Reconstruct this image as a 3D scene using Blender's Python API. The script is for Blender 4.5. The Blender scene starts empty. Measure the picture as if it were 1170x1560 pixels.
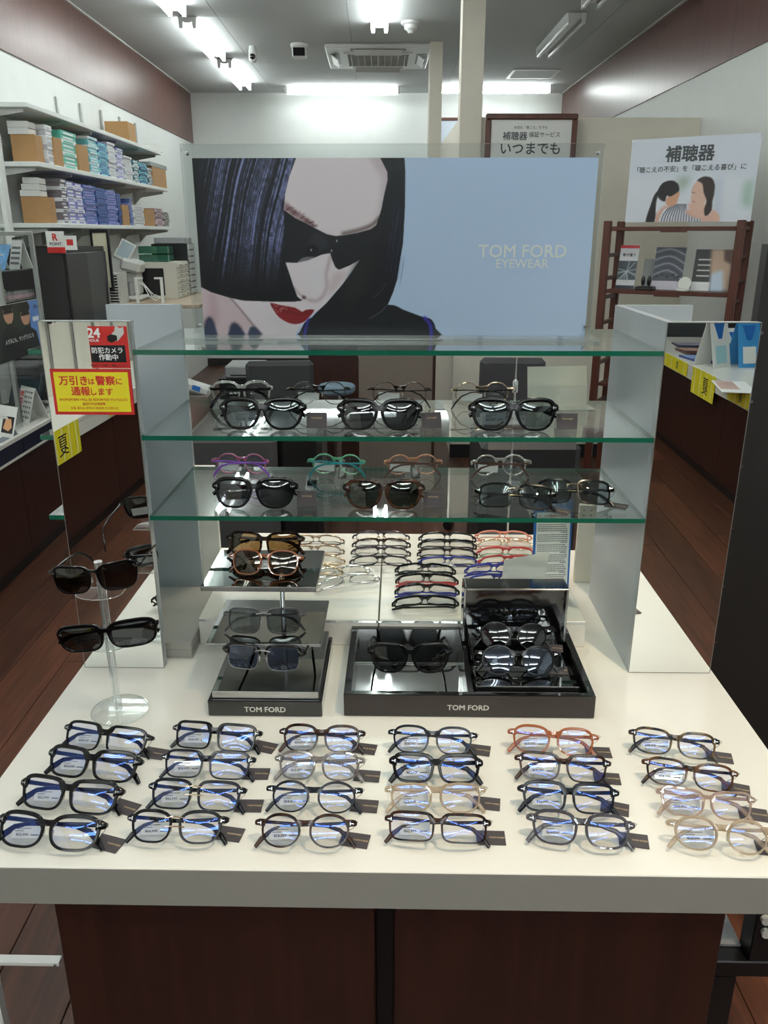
import bpy, bmesh, math, random
import numpy as np
from mathutils import Matrix, Vector

R = math.radians
SC = bpy.context.scene
COL = SC.collection

# ------------------------------------------------------------------ camera
CAMZ = 1.60                     # eye height above the floor
TZ = CAMZ - 0.755               # top of the display table
FPX = 1230.0                    # focal length in pixels of the 1170x1560 frame
TH = R(19.06)                   # downward pitch
PSI_T = math.atan(24 * math.cos(TH) / FPX)
PSI_R = -math.atan(10 * math.cos(TH) / FPX)
DEL = PSI_T - PSI_R             # the room is turned a little against the table
cam_d = bpy.data.cameras.new('camera')
cam = bpy.data.objects.new('camera', cam_d)
COL.objects.link(cam)
cam.location = (0, 0, CAMZ)
cam.rotation_euler = (math.pi / 2 - TH, 0, PSI_T)
cam_d.sensor_fit = 'VERTICAL'
cam_d.sensor_height = 36.0
cam_d.lens = FPX / 1560 * 36.0
cam_d.clip_start = 0.02
SC.camera = cam

# ------------------------------------------------------------------ world, exposure
w = bpy.data.worlds.new('world')
SC.world = w
w.use_nodes = True
w.node_tree.nodes['Background'].inputs[0].default_value = (0.9, 0.95, 1.0, 1)
w.node_tree.nodes['Background'].inputs[1].default_value = 0.05
SC.view_settings.view_transform = 'Standard'
SC.view_settings.look = 'None'
SC.view_settings.exposure = 0.12
SC.view_settings.gamma = 1.0
SC.view_settings.use_curve_mapping = False
TUBE = 20.0                     # emission strength of a lit fluorescent tube
SPOT = 85.0                     # warm spot lamps over the table (watts)
cy = SC.cycles
cy.use_denoising = True
cy.max_bounces = 12
cy.diffuse_bounces = 4
cy.glossy_bounces = 6
cy.transmission_bounces = 6
cy.transparent_max_bounces = 32
cy.caustics_reflective = False
cy.caustics_refractive = False
cy.sample_clamp_indirect = 6.0


# ------------------------------------------------------------------ pixel -> point
def _basis(psi):
    f = Vector((-math.sin(psi) * math.cos(TH), math.cos(psi) * math.cos(TH), -math.sin(TH)))
    r = Vector((math.cos(psi), math.sin(psi), 0))
    return f, r, r.cross(f)


BT, BR = _basis(PSI_T), _basis(PSI_R)


def ray(px, py, room=False):
    f, r, u = BR if room else BT
    return f + r * ((px - 585) / FPX) - u * ((py - 780) / FPX)


def onZ(px, py, z, room=False):
    d = ray(px, py, room)
    p = d * ((z - CAMZ) / d.z)
    return Vector((p.x, p.y, z))


def onY(px, py, y, room=False):
    d = ray(px, py, room)
    p = d * (y / d.y)
    return Vector((p.x, y, p.z + CAMZ))


def onX(px, py, x, room=False):
    d = ray(px, py, room)
    p = d * (x / d.x)
    return Vector((x, p.y, p.z + CAMZ))


ROOM = Matrix.Rotation(DEL, 4, 'Z')
_cur = {'room': False}


def use_room(flag):
    _cur['room'] = flag


# ------------------------------------------------------------------ objects
def _place(o, loc, rz, parent):
    if parent is not None:
        o.parent = parent
        o.location = loc
        o.rotation_euler = (0, 0, rz)
    else:
        m = Matrix.Translation(loc) @ Matrix.Rotation(rz, 4, 'Z')
        if _cur['room']:
            m = ROOM @ m
        o.location = m.to_translation()
        o.rotation_euler = m.to_euler()


def tag(o, label, cat, group=None):
    o['label'] = label
    o['category'] = cat
    if group:
        o['group'] = group
    return o


def thing(name, label, cat, loc=(0, 0, 0), rz=0.0, group=None):
    o = bpy.data.objects.new(name, None)
    o.empty_display_size = 0.05
    COL.objects.link(o)
    _place(o, loc, rz, None)
    return tag(o, label, cat, group)


def link_mesh(name, me, parent=None, loc=(0, 0, 0), rz=0.0):
    o = bpy.data.objects.new(name, me)
    COL.objects.link(o)
    _place(o, loc, rz, parent)
    return o


class MB:
    """collects shapes; build() links them as one mesh object"""

    def __init__(self, M=None):
        self.v, self.f, self.mi = [], [], []
        self.M = M

    def add(self, vs, fs, m=0):
        b = len(self.v)
        if self.M is not None:
            vs = [self.M @ Vector(p) for p in vs]
        self.v += [tuple(p) for p in vs]
        self.f += [tuple(i + b for i in f) for f in fs]
        self.mi += [m] * len(fs)
        return self

    def box(self, x0, x1, y0, y1, z0, z1, m=0):
        vs = [(x, y, z) for x in (x0, x1) for y in (y0, y1) for z in (z0, z1)]
        return self.add(vs, [(0, 1, 3, 2), (4, 6, 7, 5), (0, 4, 5, 1), (2, 3, 7, 6), (0, 2, 6, 4), (1, 5, 7, 3)], m)

    def cbox(self, x0, x1, y0, y1, z0, z1, b=0.003, m=0):
        lo, hi = (x0, y0, z0), (x1, y1, z1)
        b = min(b, (x1 - x0) * .45, (y1 - y0) * .45, (z1 - z0) * .45)
        vs, ix = [], {}
        for c in [(i, j, k) for i in (0, 1) for j in (0, 1) for k in (0, 1)]:
            for a in range(3):
                p = [0, 0, 0]
                for q in range(3):
                    full = hi[q] if c[q] else lo[q]
                    p[q] = full if q == a else (full - b if c[q] else full + b)
                ix[c, a] = len(vs)
                vs.append(p)
        fs = []
        for a in range(3):
            o1, o2 = [q for q in range(3) if q != a]
            for s in (0, 1):
                q = []
                for u, v in ((0, 0), (1, 0), (1, 1), (0, 1)):
                    c = [0, 0, 0]
                    c[a], c[o1], c[o2] = s, u, v
                    q.append(ix[tuple(c), a])
                fs.append(q)
            for u in (0, 1):
                for v in (0, 1):
                    q = []
                    for s, ax in ((0, o1), (1, o1), (1, o2), (0, o2)):
                        c = [0, 0, 0]
                        c[a], c[o1], c[o2] = s, u, v
                        q.append(ix[tuple(c), ax])
                    fs.append(q)
        for c in [(i, j, k) for i in (0, 1) for j in (0, 1) for k in (0, 1)]:
            fs.append([ix[c, 0], ix[c, 1], ix[c, 2]])
        return self.add(vs, fs, m)

    def prism(self, poly, h0, h1, plane='xy', m=0):
        def P(a, b, h):
            return {'xy': (a, b, h), 'xz': (a, h, b), 'yz': (h, a, b)}[plane]
        n = len(poly)
        vs = [P(a, b, h0) for a, b in poly] + [P(a, b, h1) for a, b in poly]
        fs = [tuple(range(n)), tuple(range(2 * n - 1, n - 1, -1))]
        fs += [(i, (i + 1) % n, n + (i + 1) % n, n + i) for i in range(n)]
        return self.add(vs, fs, m)

    def tube(self, pts, r, n=8, up=(0, 0, 1), r2=None, closed=False, m=0):
        pts = [Vector(p) for p in pts]
        k = len(pts)
        rs = r if isinstance(r, (list, tuple)) else [r] * k
        r2s = rs if r2 is None else (r2 if isinstance(r2, (list, tuple)) else [r2] * k)
        up = Vector(up)
        vs = []
        for i, p in enumerate(pts):
            if closed:
                t = pts[(i + 1) % k] - pts[i - 1]
            else:
                t = pts[min(i + 1, k - 1)] - pts[max(i - 1, 0)]
            t.normalize()
            s = t.cross(up)
            if s.length < 1e-4:
                s = t.cross(Vector((1, 0.01, 0)))
            s.normalize()
            u = s.cross(t)
            for j in range(n):
                a = 2 * math.pi * j / n
                vs.append(p + s * (rs[i] * math.cos(a)) + u * (r2s[i] * math.sin(a)))
        fs = []
        for i in range(k if closed else k - 1):
            i2 = (i + 1) % k
            fs += [(i * n + j, i * n + (j + 1) % n, i2 * n + (j + 1) % n, i2 * n + j) for j in range(n)]
        if not closed:
            fs += [tuple(range(n)), tuple(range((k - 1) * n, k * n))]
        return self.add(vs, fs, m)

    def cyl(self, x, y, z0, z1, r, n=20, m=0):
        return self.lathe([(r, z0), (r, z1)], n, (x, y, 0), m)

    def lathe(self, prof, n=20, c=(0, 0, 0), m=0):
        vs = []
        for r, z in prof:
            vs += [(c[0] + r * math.cos(2 * math.pi * j / n), c[1] + r * math.sin(2 * math.pi * j / n), c[2] + z) for j in range(n)]
        fs = []
        for i in range(len(prof) - 1):
            fs += [(i * n + j, i * n + (j + 1) % n, (i + 1) * n + (j + 1) % n, (i + 1) * n + j) for j in range(n)]
        fs += [tuple(range(n)), tuple(range((len(prof) - 1) * n, len(prof) * n))]
        return self.add(vs, fs, m)

    def ball(self, c, rx, ry, rz, n=8, k=6, m=0):
        vs, fs = [], []
        for i in range(1, k):
            a = math.pi * i / k
            vs += [(c[0] + rx * math.sin(a) * math.cos(2 * math.pi * j / n), c[1] + ry * math.sin(a) * math.sin(2 * math.pi * j / n), c[2] + rz * math.cos(a)) for j in range(n)]
        for i in range(k - 2):
            fs += [(i * n + j, i * n + (j + 1) % n, (i + 1) * n + (j + 1) % n, (i + 1) * n + j) for j in range(n)]
        b = len(vs)
        vs += [(c[0], c[1], c[2] + rz), (c[0], c[1], c[2] - rz)]
        fs += [(b, j, (j + 1) % n) for j in range(n)] + [(b + 1, (k - 2) * n + j, (k - 2) * n + (j + 1) % n) for j in range(n)]
        return self.add(vs, fs, m)

    def mesh(self, name, mats, smooth=True, fix=True, ang=35):
        me = bpy.data.meshes.new(name)
        me.from_pydata(self.v, [], self.f)
        if fix:
            bm = bmesh.new()
            bm.from_mesh(me)
            bmesh.ops.recalc_face_normals(bm, faces=bm.faces)
            bm.to_mesh(me)
            bm.free()
        for mt in (mats if isinstance(mats, (list, tuple)) else [mats]):
            me.materials.append(mt)
        if max(self.mi, default=0) > 0:
            me.polygons.foreach_set('material_index', self.mi)
        if smooth:
            me.shade_smooth()
            me.set_sharp_from_angle(angle=R(ang))
        me.update()
        return me

    def build(self, name, mats, parent=None, loc=(0, 0, 0), rz=0.0, **k):
        return link_mesh(name, self.mesh(name, mats, **k), parent, loc, rz)


def struct(o):
    o['kind'] = 'structure'
    return o


# ------------------------------------------------------------------ materials
MATS = {}


def lin(c):
    return tuple(((x / 12.92) if x <= 0.04045 else ((x + 0.055) / 1.055) ** 2.4) for x in c)


def rgb(*c):
    return lin([x / 255 for x in c])


def mat(name, c=(200, 200, 200), rough=0.5, metal=0.0, spec=0.5, grain=0.0, scale=20, c2=None, stretch=(1, 1, 1), coat=0.0, bump=0.0, rand=0.0):
    if name in MATS:
        return MATS[name]
    m = bpy.data.materials.new(name)
    m.use_nodes = True
    nt = m.node_tree
    b = nt.nodes['Principled BSDF']
    col = rgb(*c)
    b.inputs['Base Color'].default_value = (*col, 1)
    b.inputs['Roughness'].default_value = rough
    b.inputs['Metallic'].default_value = metal
    b.inputs['Specular IOR Level'].default_value = spec
    if coat:
        b.inputs['Coat Weight'].default_value = coat
        b.inputs['Coat Roughness'].default_value = 0.08
    if grain or c2 or bump:
        tc = nt.nodes.new('ShaderNodeTexCoord')
        mp = nt.nodes.new('ShaderNodeMapping')
        mp.inputs['Scale'].default_value = stretch
        no = nt.nodes.new('ShaderNodeTexNoise')
        no.inputs['Scale'].default_value = scale
        no.inputs['Detail'].default_value = 6
        nt.links.new(tc.outputs['Object'], mp.inputs[0])
        nt.links.new(mp.outputs[0], no.inputs['Vector'])
        rp = nt.nodes.new('ShaderNodeValToRGB')
        if c2:
            cb = rgb(*c2)
            rp.color_ramp.elements[0].position, rp.color_ramp.elements[1].position = 0.42, 0.58
        else:
            cb = tuple(min(1, x * (1 + grain)) for x in col)
            col = tuple(x * (1 - grain) for x in col)
            rp.color_ramp.elements[0].position, rp.color_ramp.elements[1].position = 0.3, 0.7
        rp.color_ramp.elements[0].color = (*col, 1)
        rp.color_ramp.elements[1].color = (*cb, 1)
        nt.links.new(no.outputs['Fac'], rp.inputs[0])
        out = rp.outputs[0]
        if rand:
            oi = nt.nodes.new('ShaderNodeObjectInfo')
            hs = nt.nodes.new('ShaderNodeHueSaturation')
            mr = nt.nodes.new('ShaderNodeMapRange')
            mr.inputs['To Min'].default_value, mr.inputs['To Max'].default_value = 1 - rand, 1 + rand
            nt.links.new(oi.outputs['Random'], mr.inputs[0])
            nt.links.new(mr.outputs[0], hs.inputs['Value'])
            nt.links.new(out, hs.inputs['Color'])
            add = nt.nodes.new('ShaderNodeVectorMath')
            add.operation = 'ADD'
            nt.links.new(tc.outputs['Object'], add.inputs[0])
            sc_ = nt.nodes.new('ShaderNodeVectorMath')
            sc_.operation = 'SCALE'
            sc_.inputs[0].default_value = (7, 13, 5)
            nt.links.new(oi.outputs['Random'], sc_.inputs['Scale'])
            nt.links.new(sc_.outputs[0], add.inputs[1])
            nt.links.new(add.outputs[0], mp.inputs[0])
            out = hs.outputs[0]
        if grain or c2:
            nt.links.new(out, b.inputs['Base Color'])
        if bump:
            bp = nt.nodes.new('ShaderNodeBump')
            bp.inputs['Strength'].default_value = bump
            bp.inputs['Distance'].default_value = 0.002
            nt.links.new(no.outputs['Fac'], bp.inputs['Height'])
            nt.links.new(bp.outputs[0], b.inputs['Normal'])
    MATS[name] = m
    return m


def clear(name, tint=(1, 1, 1), gl=(1, 1, 1), base=0.04, rough=0.0, frost=0.0, power=5.0, fc=(1, 1, 1)):
    """thin clear sheet: see-through with a mirror-like surface that grows towards grazing"""
    if name in MATS:
        return MATS[name]
    m = bpy.data.materials.new(name)
    m.use_nodes = True
    nt = m.node_tree
    for n in list(nt.nodes):
        if n.type == 'BSDF_PRINCIPLED':
            nt.nodes.remove(n)
    out = [n for n in nt.nodes if n.type == 'OUTPUT_MATERIAL'][0]
    tr = nt.nodes.new('ShaderNodeBsdfTransparent')
    tr.inputs[0].default_value = (*tint, 1)
    g = nt.nodes.new('ShaderNodeBsdfGlossy')
    g.inputs['Color'].default_value = (*gl, 1)
    g.inputs['Roughness'].default_value = rough
    lw = nt.nodes.new('ShaderNodeLayerWeight')
    lw.inputs[0].default_value = 0.5
    p = nt.nodes.new('ShaderNodeMath')
    p.operation = 'POWER'
    p.inputs[1].default_value = power
    mr = nt.nodes.new('ShaderNodeMapRange')
    mr.inputs['To Min'].default_value = base
    mr.inputs['To Max'].default_value = 1.0
    nt.links.new(lw.outputs['Facing'], p.inputs[0])
    nt.links.new(p.outputs[0], mr.inputs[0])
    mx = nt.nodes.new('ShaderNodeMixShader')
    nt.links.new(mr.outputs[0], mx.inputs[0])
    first = tr.outputs[0]
    if frost:
        df = nt.nodes.new('ShaderNodeBsdfDiffuse')
        df.inputs[0].default_value = (*fc, 1)
        m2 = nt.nodes.new('ShaderNodeMixShader')
        m2.inputs[0].default_value = frost
        nt.links.new(tr.outputs[0], m2.inputs[1])
        nt.links.new(df.outputs[0], m2.inputs[2])
        first = m2.outputs[0]
    nt.links.new(first, mx.inputs[1])
    nt.links.new(g.outputs[0], mx.inputs[2])
    nt.links.new(mx.outputs[0], out.inputs[0])
    MATS[name] = m
    return m


def emit(name, c, s):
    m = bpy.data.materials.new(name)
    m.use_nodes = True
    b = m.node_tree.nodes['Principled BSDF']
    b.inputs['Base Color'].default_value = (0.9, 0.9, 0.9, 1)
    b.inputs['Emission Color'].default_value = (*c, 1)
    b.inputs['Emission Strength'].default_value = s
    MATS[name] = m
    return m


def mirror_mat(name, c=0.9, rough=0.0):
    m = mat(name, (255, 255, 255), rough, 1.0)
    m.node_tree.nodes['Principled BSDF'].inputs['Base Color'].default_value = (c * .97, c, c * .985, 1)
    return m


M_EDGESHADE = mat('shaded laminate edge', (150, 147, 140), 0.3)  # laminate grey with the shade of the table front put in
M_TOP = mat('white laminate', (226, 223, 214), 0.22, grain=0.015, scale=6)
M_PANEL = mat('grey white laminate', (174, 180, 184), 0.25, grain=0.02, scale=8)
M_WHITE = mat('white paint', (232, 235, 232), 0.55, grain=0.015, scale=9)
M_CREAM = mat('cream paint', (226, 220, 205), 0.6, grain=0.02, scale=9)
M_CEIL = mat('ceiling board', (196, 199, 199), 0.8, grain=0.02, scale=30, bump=0.1)
M_WALNUT = mat('walnut veneer', (52, 25, 18), 0.38, grain=0.28, scale=7, stretch=(6, 6, .35))
M_BAND = mat('brown wall band', (100, 66, 60), 0.32, grain=0.14, scale=5, stretch=(5, 5, .25))
M_PLANK = mat('floor plank wood', (76, 42, 26), 0.38, grain=0.42, scale=6, stretch=(8, .5, 1), rand=0.3)
M_BLACK = mat('black plastic', (18, 18, 20), 0.35)
M_GLOSSBLK = mat('piano black', (10, 10, 11), 0.06, coat=0.6)
M_DARK = mat('dark cabinet', (40, 38, 38), 0.4, grain=0.06, scale=12)
M_DKGREY = mat('dark grey fabric', (62, 62, 64), 0.9, grain=0.18, scale=400, bump=0.3)
M_GREYP = mat('grey plastic', (150, 152, 152), 0.45)
M_LGREY = mat('light grey plastic', (196, 197, 192), 0.45)
M_BEIGEP = mat('beige plastic', (205, 202, 190), 0.45)
M_STEEL = mat('brushed steel', (190, 190, 190), 0.25, 1.0)
M_CHROME = mat('chrome', (225, 225, 225), 0.06, 1.0)
M_GOLD = mat('pale gold metal', (226, 200, 168), 0.18, 1.0)
M_ALU = mat('aluminium rail', (168, 170, 168), 0.35, 0.8)
M_CARD = mat('kraft cardboard', (172, 132, 88), 0.75, grain=0.05, scale=30)
M_PAPER = mat('white paper', (236, 236, 232), 0.6)
M_TAG = mat('charcoal card', (66, 60, 62), 0.55)
M_INK = mat('dark ink', (38, 38, 42), 0.6)
M_GREYINK = mat('grey ink', (120, 120, 122), 0.6)
M_WINK = mat('white ink', (240, 240, 238), 0.5)
M_GOLDINK = mat('gold ink', (196, 170, 130), 0.4)
M_SILVINK = mat('silver lettering', (200, 198, 192), 0.35)
M_RED = mat('sign red', (196, 42, 38), 0.4)
M_REDINK = mat('red ink', (205, 48, 40), 0.5)
M_YEL = mat('sign yellow', (232, 216, 40), 0.45)
M_BLUE = mat('print blue', (40, 106, 182), 0.45)
M_NAVY = mat('navy drawer', (24, 26, 48), 0.35)
M_RACKW = mat('rack walnut', (82, 40, 28), 0.4, grain=0.25, scale=8, stretch=(5, 5, .5))
M_BOXG = mat('grey marbled box', (158, 155, 148), 0.5, grain=0.05, scale=9)
M_GEDGE = mat('glass edge green', (20, 92, 72), 0.08, coat=0.5)
M_GLASS = clear('shelf glass', (0.93, 0.972, 0.955), base=0.05, power=3.2)
M_ACRYL = clear('clear acrylic', (0.975, 0.985, 0.985), base=0.05, power=4.0)
M_ACRED = clear('acrylic edge', (0.86, 0.9, 0.89), base=0.22, power=2.0, frost=0.22, fc=(0.8, 0.85, 0.83))
M_FROST = clear('frosted acrylic', (0.9, 0.9, 0.87), base=0.04, rough=0.2, frost=0.72, fc=(0.80, 0.80, 0.74))
M_LENS = clear('blue cut lens', (0.998, 0.994, 0.955), (0.10, 0.22, 1.0), base=0.15, power=4.0)
M_LENSC = clear('demo lens', (0.97, 0.97, 0.96), (0.85, 0.9, 1.0), base=0.06, power=4.0)
M_LSMOKE = clear('smoke lens', (0.10, 0.105, 0.11), (1, 1, 1), base=0.07, power=4.0)
M_LGREY2 = clear('light smoke lens', (0.34, 0.37, 0.39), (0.9, 1, 1), base=0.07, power=4.0)
M_LBROWN = clear('brown lens', (0.20, 0.12, 0.045), (1, 0.95, 0.85), base=0.07, power=4.0)
M_LGREEN = clear('green lens', (0.09, 0.11, 0.085), (0.95, 1, 0.95), base=0.07, power=4.0)
M_LBLUE = clear('blue tinted lens', (0.22, 0.26, 0.42), (0.85, 0.9, 1), base=0.08, power=4.0)
M_MIRROR = mirror_mat('mirror silver', 0.93)
M_SMIR = mirror_mat('smoked mirror', 0.42, 0.02)
M_ROD = clear('acrylic rod', (0.93, 0.95, 0.95), base=0.12, power=2.0, frost=0.12, fc=(0.85, 0.88, 0.88))
M_PLATE = clear('price plate', (0.95, 0.95, 0.95), base=0.05, frost=0.85, fc=(0.82, 0.84, 0.84))
# frame materials
A_BLK = mat('black acetate', (9, 9, 11), 0.14, spec=0.35)
A_NAVY = mat('navy black acetate', (14, 17, 28), 0.14, spec=0.35)
A_TORT = mat('dark tortoise acetate', (16, 11, 10), 0.12, c2=(58, 30, 17), scale=90, spec=0.35)
A_HAV = mat('havana acetate', (26, 17, 12), 0.12, c2=(92, 56, 27), scale=70, spec=0.35)
A_HAVS = mat('tortoise sunglass acetate', (16, 10, 8), 0.12, c2=(62, 34, 16), scale=70, spec=0.35)
A_HAV2 = mat('blue havana acetate', (24, 26, 34), 0.12, c2=(96, 78, 50), scale=80, spec=0.35)
A_AMB = clear('amber clear acetate', (0.62, 0.33, 0.17), base=0.06, frost=0.55, fc=rgb(176, 104, 66))
A_GREY = clear('grey clear acetate', (0.55, 0.52, 0.5), base=0.06, frost=0.5, fc=rgb(128, 122, 120))
A_GREYD = clear('dark grey clear acetate', (0.34, 0.33, 0.36), base=0.06, frost=0.5, fc=rgb(92, 88, 96))
A_CHAMP = clear('champagne clear acetate', (0.8, 0.72, 0.62), base=0.06, frost=0.4, fc=rgb(196, 180, 158))
A_PINK = clear('pale pink clear acetate', (0.78, 0.66, 0.6), base=0.06, frost=0.45, fc=rgb(186, 164, 150))
A_CRY = clear('crystal acetate', (0.9, 0.9, 0.88), base=0.10, frost=0.35, fc=(0.75, 0.75, 0.72), power=2.5)
A_PURP = mat('purple acetate', (142, 88, 196), 0.3)
A_ROSE = clear('rose clear plastic', (0.9, 0.55, 0.72), base=0.06, frost=0.45, fc=rgb(214, 128, 170))
A_MINT = clear('mint clear plastic', (0.6, 0.9, 0.75), base=0.06, frost=0.45, fc=rgb(140, 214, 180))
A_TEAL = mat('teal plastic', (36, 140, 148), 0.3)
A_PEACH = clear('peach clear plastic', (0.95, 0.72, 0.58), base=0.06, frost=0.45, fc=rgb(226, 170, 140))
A_BROWN = mat('brown plastic', (74, 48, 40), 0.3)
A_BLUEP = mat('blue plastic', (44, 52, 140), 0.25)
A_RED = mat('red plastic', (176, 36, 40), 0.3)
A_SALM = mat('salmon plastic', (222, 134, 112), 0.3)


# ------------------------------------------------------------------ lettering
_tx = {}


def text_data(s, bold=0.0, res=2):
    k = (s, bold, res)
    if k not in _tx:
        c = bpy.data.curves.new('t', 'FONT')
        c.body = s
        c.size = 1.0
        c.offset = bold
        c.resolution_u = res
        o = bpy.data.objects.new('t', c)
        me = o.to_mesh()
        vs = [tuple(v.co) for v in me.vertices]
        fs = [tuple(p.vertices) for p in me.polygons]
        o.to_mesh_clear()
        bpy.data.objects.remove(o)
        bpy.data.curves.remove(c)
        xs = [v[0] for v in vs] or [0]
        ys = [v[1] for v in vs] or [0]
        _tx[k] = (vs, fs, min(xs), max(xs), min(ys), max(ys))
    return _tx[k]


def text_into(mb, s, M, size=None, width=None, height=None, bold=0.0, align='C', res=2, m=0):
    """writes flat lettering in the local XY plane of matrix M (facing +Z)"""
    vs, fs, x0, x1, y0, y1 = text_data(s, 0.0, res)
    sx = sy = size or 1.0
    if width:
        sx = width / max(1e-6, x1 - x0)
        sy = sx if not height else height / max(1e-6, y1 - y0)
    elif height:
        sx = sy = height / max(1e-6, y1 - y0)
    ox = {'C': (x0 + x1) / 2, 'L': x0, 'R': x1}[align]
    oy = (y0 + y1) / 2
    d = bold * .9
    for i, (qx, qy) in enumerate(((0, 0),) if not d else ((-d, -d), (d, -d), (-d, d), (d, d))):
        mb.add([M @ Vector(((x - ox + qx) * sx, (y - oy + qy) * sy, i * 4e-5)) for x, y, z in vs], fs, m)
    return mb


FACE = Matrix.Rotation(math.pi / 2, 4, 'X')      # XY plane -> XZ plane looking towards -Y


def lettering(s, mat_, parent, M, name='lettering', **k):
    mb = text_into(MB(), s, M, **k)
    return mb.build(name, mat_, parent, smooth=False, fix=False)


# ------------------------------------------------------------------ painted prints (vertex colours)
def smooth_poly(pts, k=6, closed=True):
    p = np.array(pts, float)
    n = len(p)
    out = []
    for i in range(n if closed else n - 1):
        p0, p1, p2, p3 = (p[(i - 1) % n], p[i], p[(i + 1) % n], p[(i + 2) % n]) if closed else (p[max(i - 1, 0)], p[i], p[i + 1], p[min(i + 2, n - 1)])
        for j in range(k):
            t = j / k
            out.append(0.5 * ((2 * p1) + (-p0 + p2) * t + (2 * p0 - 5 * p1 + 4 * p2 - p3) * t * t + (-p0 + 3 * p1 - 3 * p2 + p3) * t ** 3))
    if not closed:
        out.append(p[-1])
    return np.array(out)


class Canvas:
    """u to the right, v up, both in metres on the sheet"""

    def __init__(self, u0, u1, v0, v1, res, bg):
        self.u0, self.u1, self.v0, self.v1 = u0, u1, v0, v1
        self.W = max(4, int((u1 - u0) * res))
        self.H = max(4, int((v1 - v0) * res))
        self.px = (u1 - u0) / (self.W - 1)
        self.a = np.ones((self.H, self.W, 3)) * np.array([c / 255 for c in bg])
        self.U, self.V = np.meshgrid(np.linspace(u0, u1, self.W), np.linspace(v0, v1, self.H))

    def mask(self, poly, ss=3):
        p = np.array(poly, float)
        acc = np.zeros((self.H, self.W))
        du = self.px
        dv = (self.v1 - self.v0) / (self.H - 1)
        for i in range(ss):
            for j in range(ss):
                X = self.U + ((i + .5) / ss - .5) * du
                Y = self.V + ((j + .5) / ss - .5) * dv
                ins = np.zeros(X.shape, bool)
                q = p[-1]
                for r in p:
                    if q[1] != r[1]:
                        ins ^= ((r[1] > Y) != (q[1] > Y)) & (X < (q[0] - r[0]) * (Y - r[1]) / (q[1] - r[1]) + r[0])
                    q = r
                acc += ins
        return acc / (ss * ss)

    def blur(self, m, k):
        for ax in (0, 1):
            for _ in range(2):
                c = np.cumsum(np.pad(m, [(k + 1, k) if a == ax else (0, 0) for a in (0, 1)], mode='edge'), axis=ax)
                m = ((c[2 * k + 1:] - c[:-2 * k - 1]) if ax == 0 else (c[:, 2 * k + 1:] - c[:, :-2 * k - 1])) / (2 * k + 1)
        return m

    def put(self, m, col):
        c = np.array(col, float) / 255 if not isinstance(col, np.ndarray) else col
        self.a = self.a * (1 - m[..., None]) + c * m[..., None]

    def poly(self, pts, col, blur=0, al=1.0, smooth=0, clip=None):
        if smooth:
            pts = smooth_poly(pts, smooth)
        m = self.mask(pts, 2 if blur else 3)
        if blur:
            m = self.blur(m, blur)
        if clip is not None:
            m = m * clip
        self.put(m * al, col)
        return m

    def stroke(self, pts, wd, col, blur=0, al=1.0, smooth=4, clip=None):
        p = smooth_poly(pts, smooth, False) if smooth else np.array(pts, float)
        m = np.zeros((self.H, self.W))
        for q, r in zip(p[:-1], p[1:]):
            d = r - q
            L = max(1e-12, d @ d)
            t = np.clip(((self.U - q[0]) * d[0] + (self.V - q[1]) * d[1]) / L, 0, 1)
            dist = np.hypot(self.U - q[0] - t * d[0], self.V - q[1] - t * d[1])
            m = np.maximum(m, np.clip((wd / 2 - dist) / self.px + .5, 0, 1))
        if blur:
            m = self.blur(m, blur)
        if clip is not None:
            m = m * clip
        self.put(m * al, col)

    def ell(self, c, ru, rv, col, blur=0, al=1.0):
        t = np.linspace(0, 2 * np.pi, 28)[:-1]
        return self.poly(np.stack([c[0] + ru * np.cos(t), c[1] + rv * np.sin(t)], 1), col, blur, al)

    def rect(self, u0, u1, v0, v1, col, blur=0, al=1.0):
        return self.poly([(u0, v0), (u1, v0), (u1, v1), (u0, v1)], col, blur, al)

    def build(self, name, mt, parent, P):
        """P maps (u, v) to a point of the parent's space"""
        W, H = self.W, self.H
        me = bpy.data.meshes.new(name)
        co = np.array([P(u, v) for u, v in zip(self.U.ravel(), self.V.ravel())], np.float32)
        idx = np.arange(W * H).reshape(H, W)
        q = np.stack([idx[:-1, :-1], idx[:-1, 1:], idx[1:, 1:], idx[1:, :-1]], -1).reshape(-1, 4)
        me.vertices.add(W * H)
        me.vertices.foreach_set('co', co.ravel())
        me.loops.add(q.size)
        me.loops.foreach_set('vertex_index', q.ravel().astype(np.int32))
        me.polygons.add(len(q))
        me.polygons.foreach_set('loop_start', np.arange(0, q.size, 4, dtype=np.int32))
        me.polygons.foreach_set('loop_total', np.full(len(q), 4, np.int32))
        me.update(calc_edges=True)
        at = me.color_attributes.new('print', 'FLOAT_COLOR', 'POINT')
        c = np.clip(self.a.reshape(-1, 3), 0, 1)
        c = np.where(c <= 0.04045, c / 12.92, ((c + 0.055) / 1.055) ** 2.4)
        at.data.foreach_set('color', np.concatenate([c, np.ones((W * H, 1))], 1).astype(np.float32).ravel())
        me.materials.append(mt)
        return link_mesh(name, me, parent)


def print_mat(name, rough=0.35, spec=0.4):
    m = mat(name, (255, 255, 255), rough, spec=spec)
    nt = m.node_tree
    a = nt.nodes.new('ShaderNodeAttribute')
    a.attribute_name = 'print'
    nt.links.new(a.outputs['Color'], nt.nodes['Principled BSDF'].inputs['Base Color'])
    return m


M_PRINT = print_mat('printed sheet')
M_PRINTM = print_mat('matt printed sheet', 0.7, 0.2)
rnd = random.Random(7)

# ================================================================== THE ROOM
use_room(True)
XL, XR, YB, YF, ZC = -2.17, 2.16, 10.4, -5.2, CAMZ + 1.53


def sbox(name, b, mt, **k):
    return struct(MB().box(*b).build(name, mt, **k))


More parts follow.
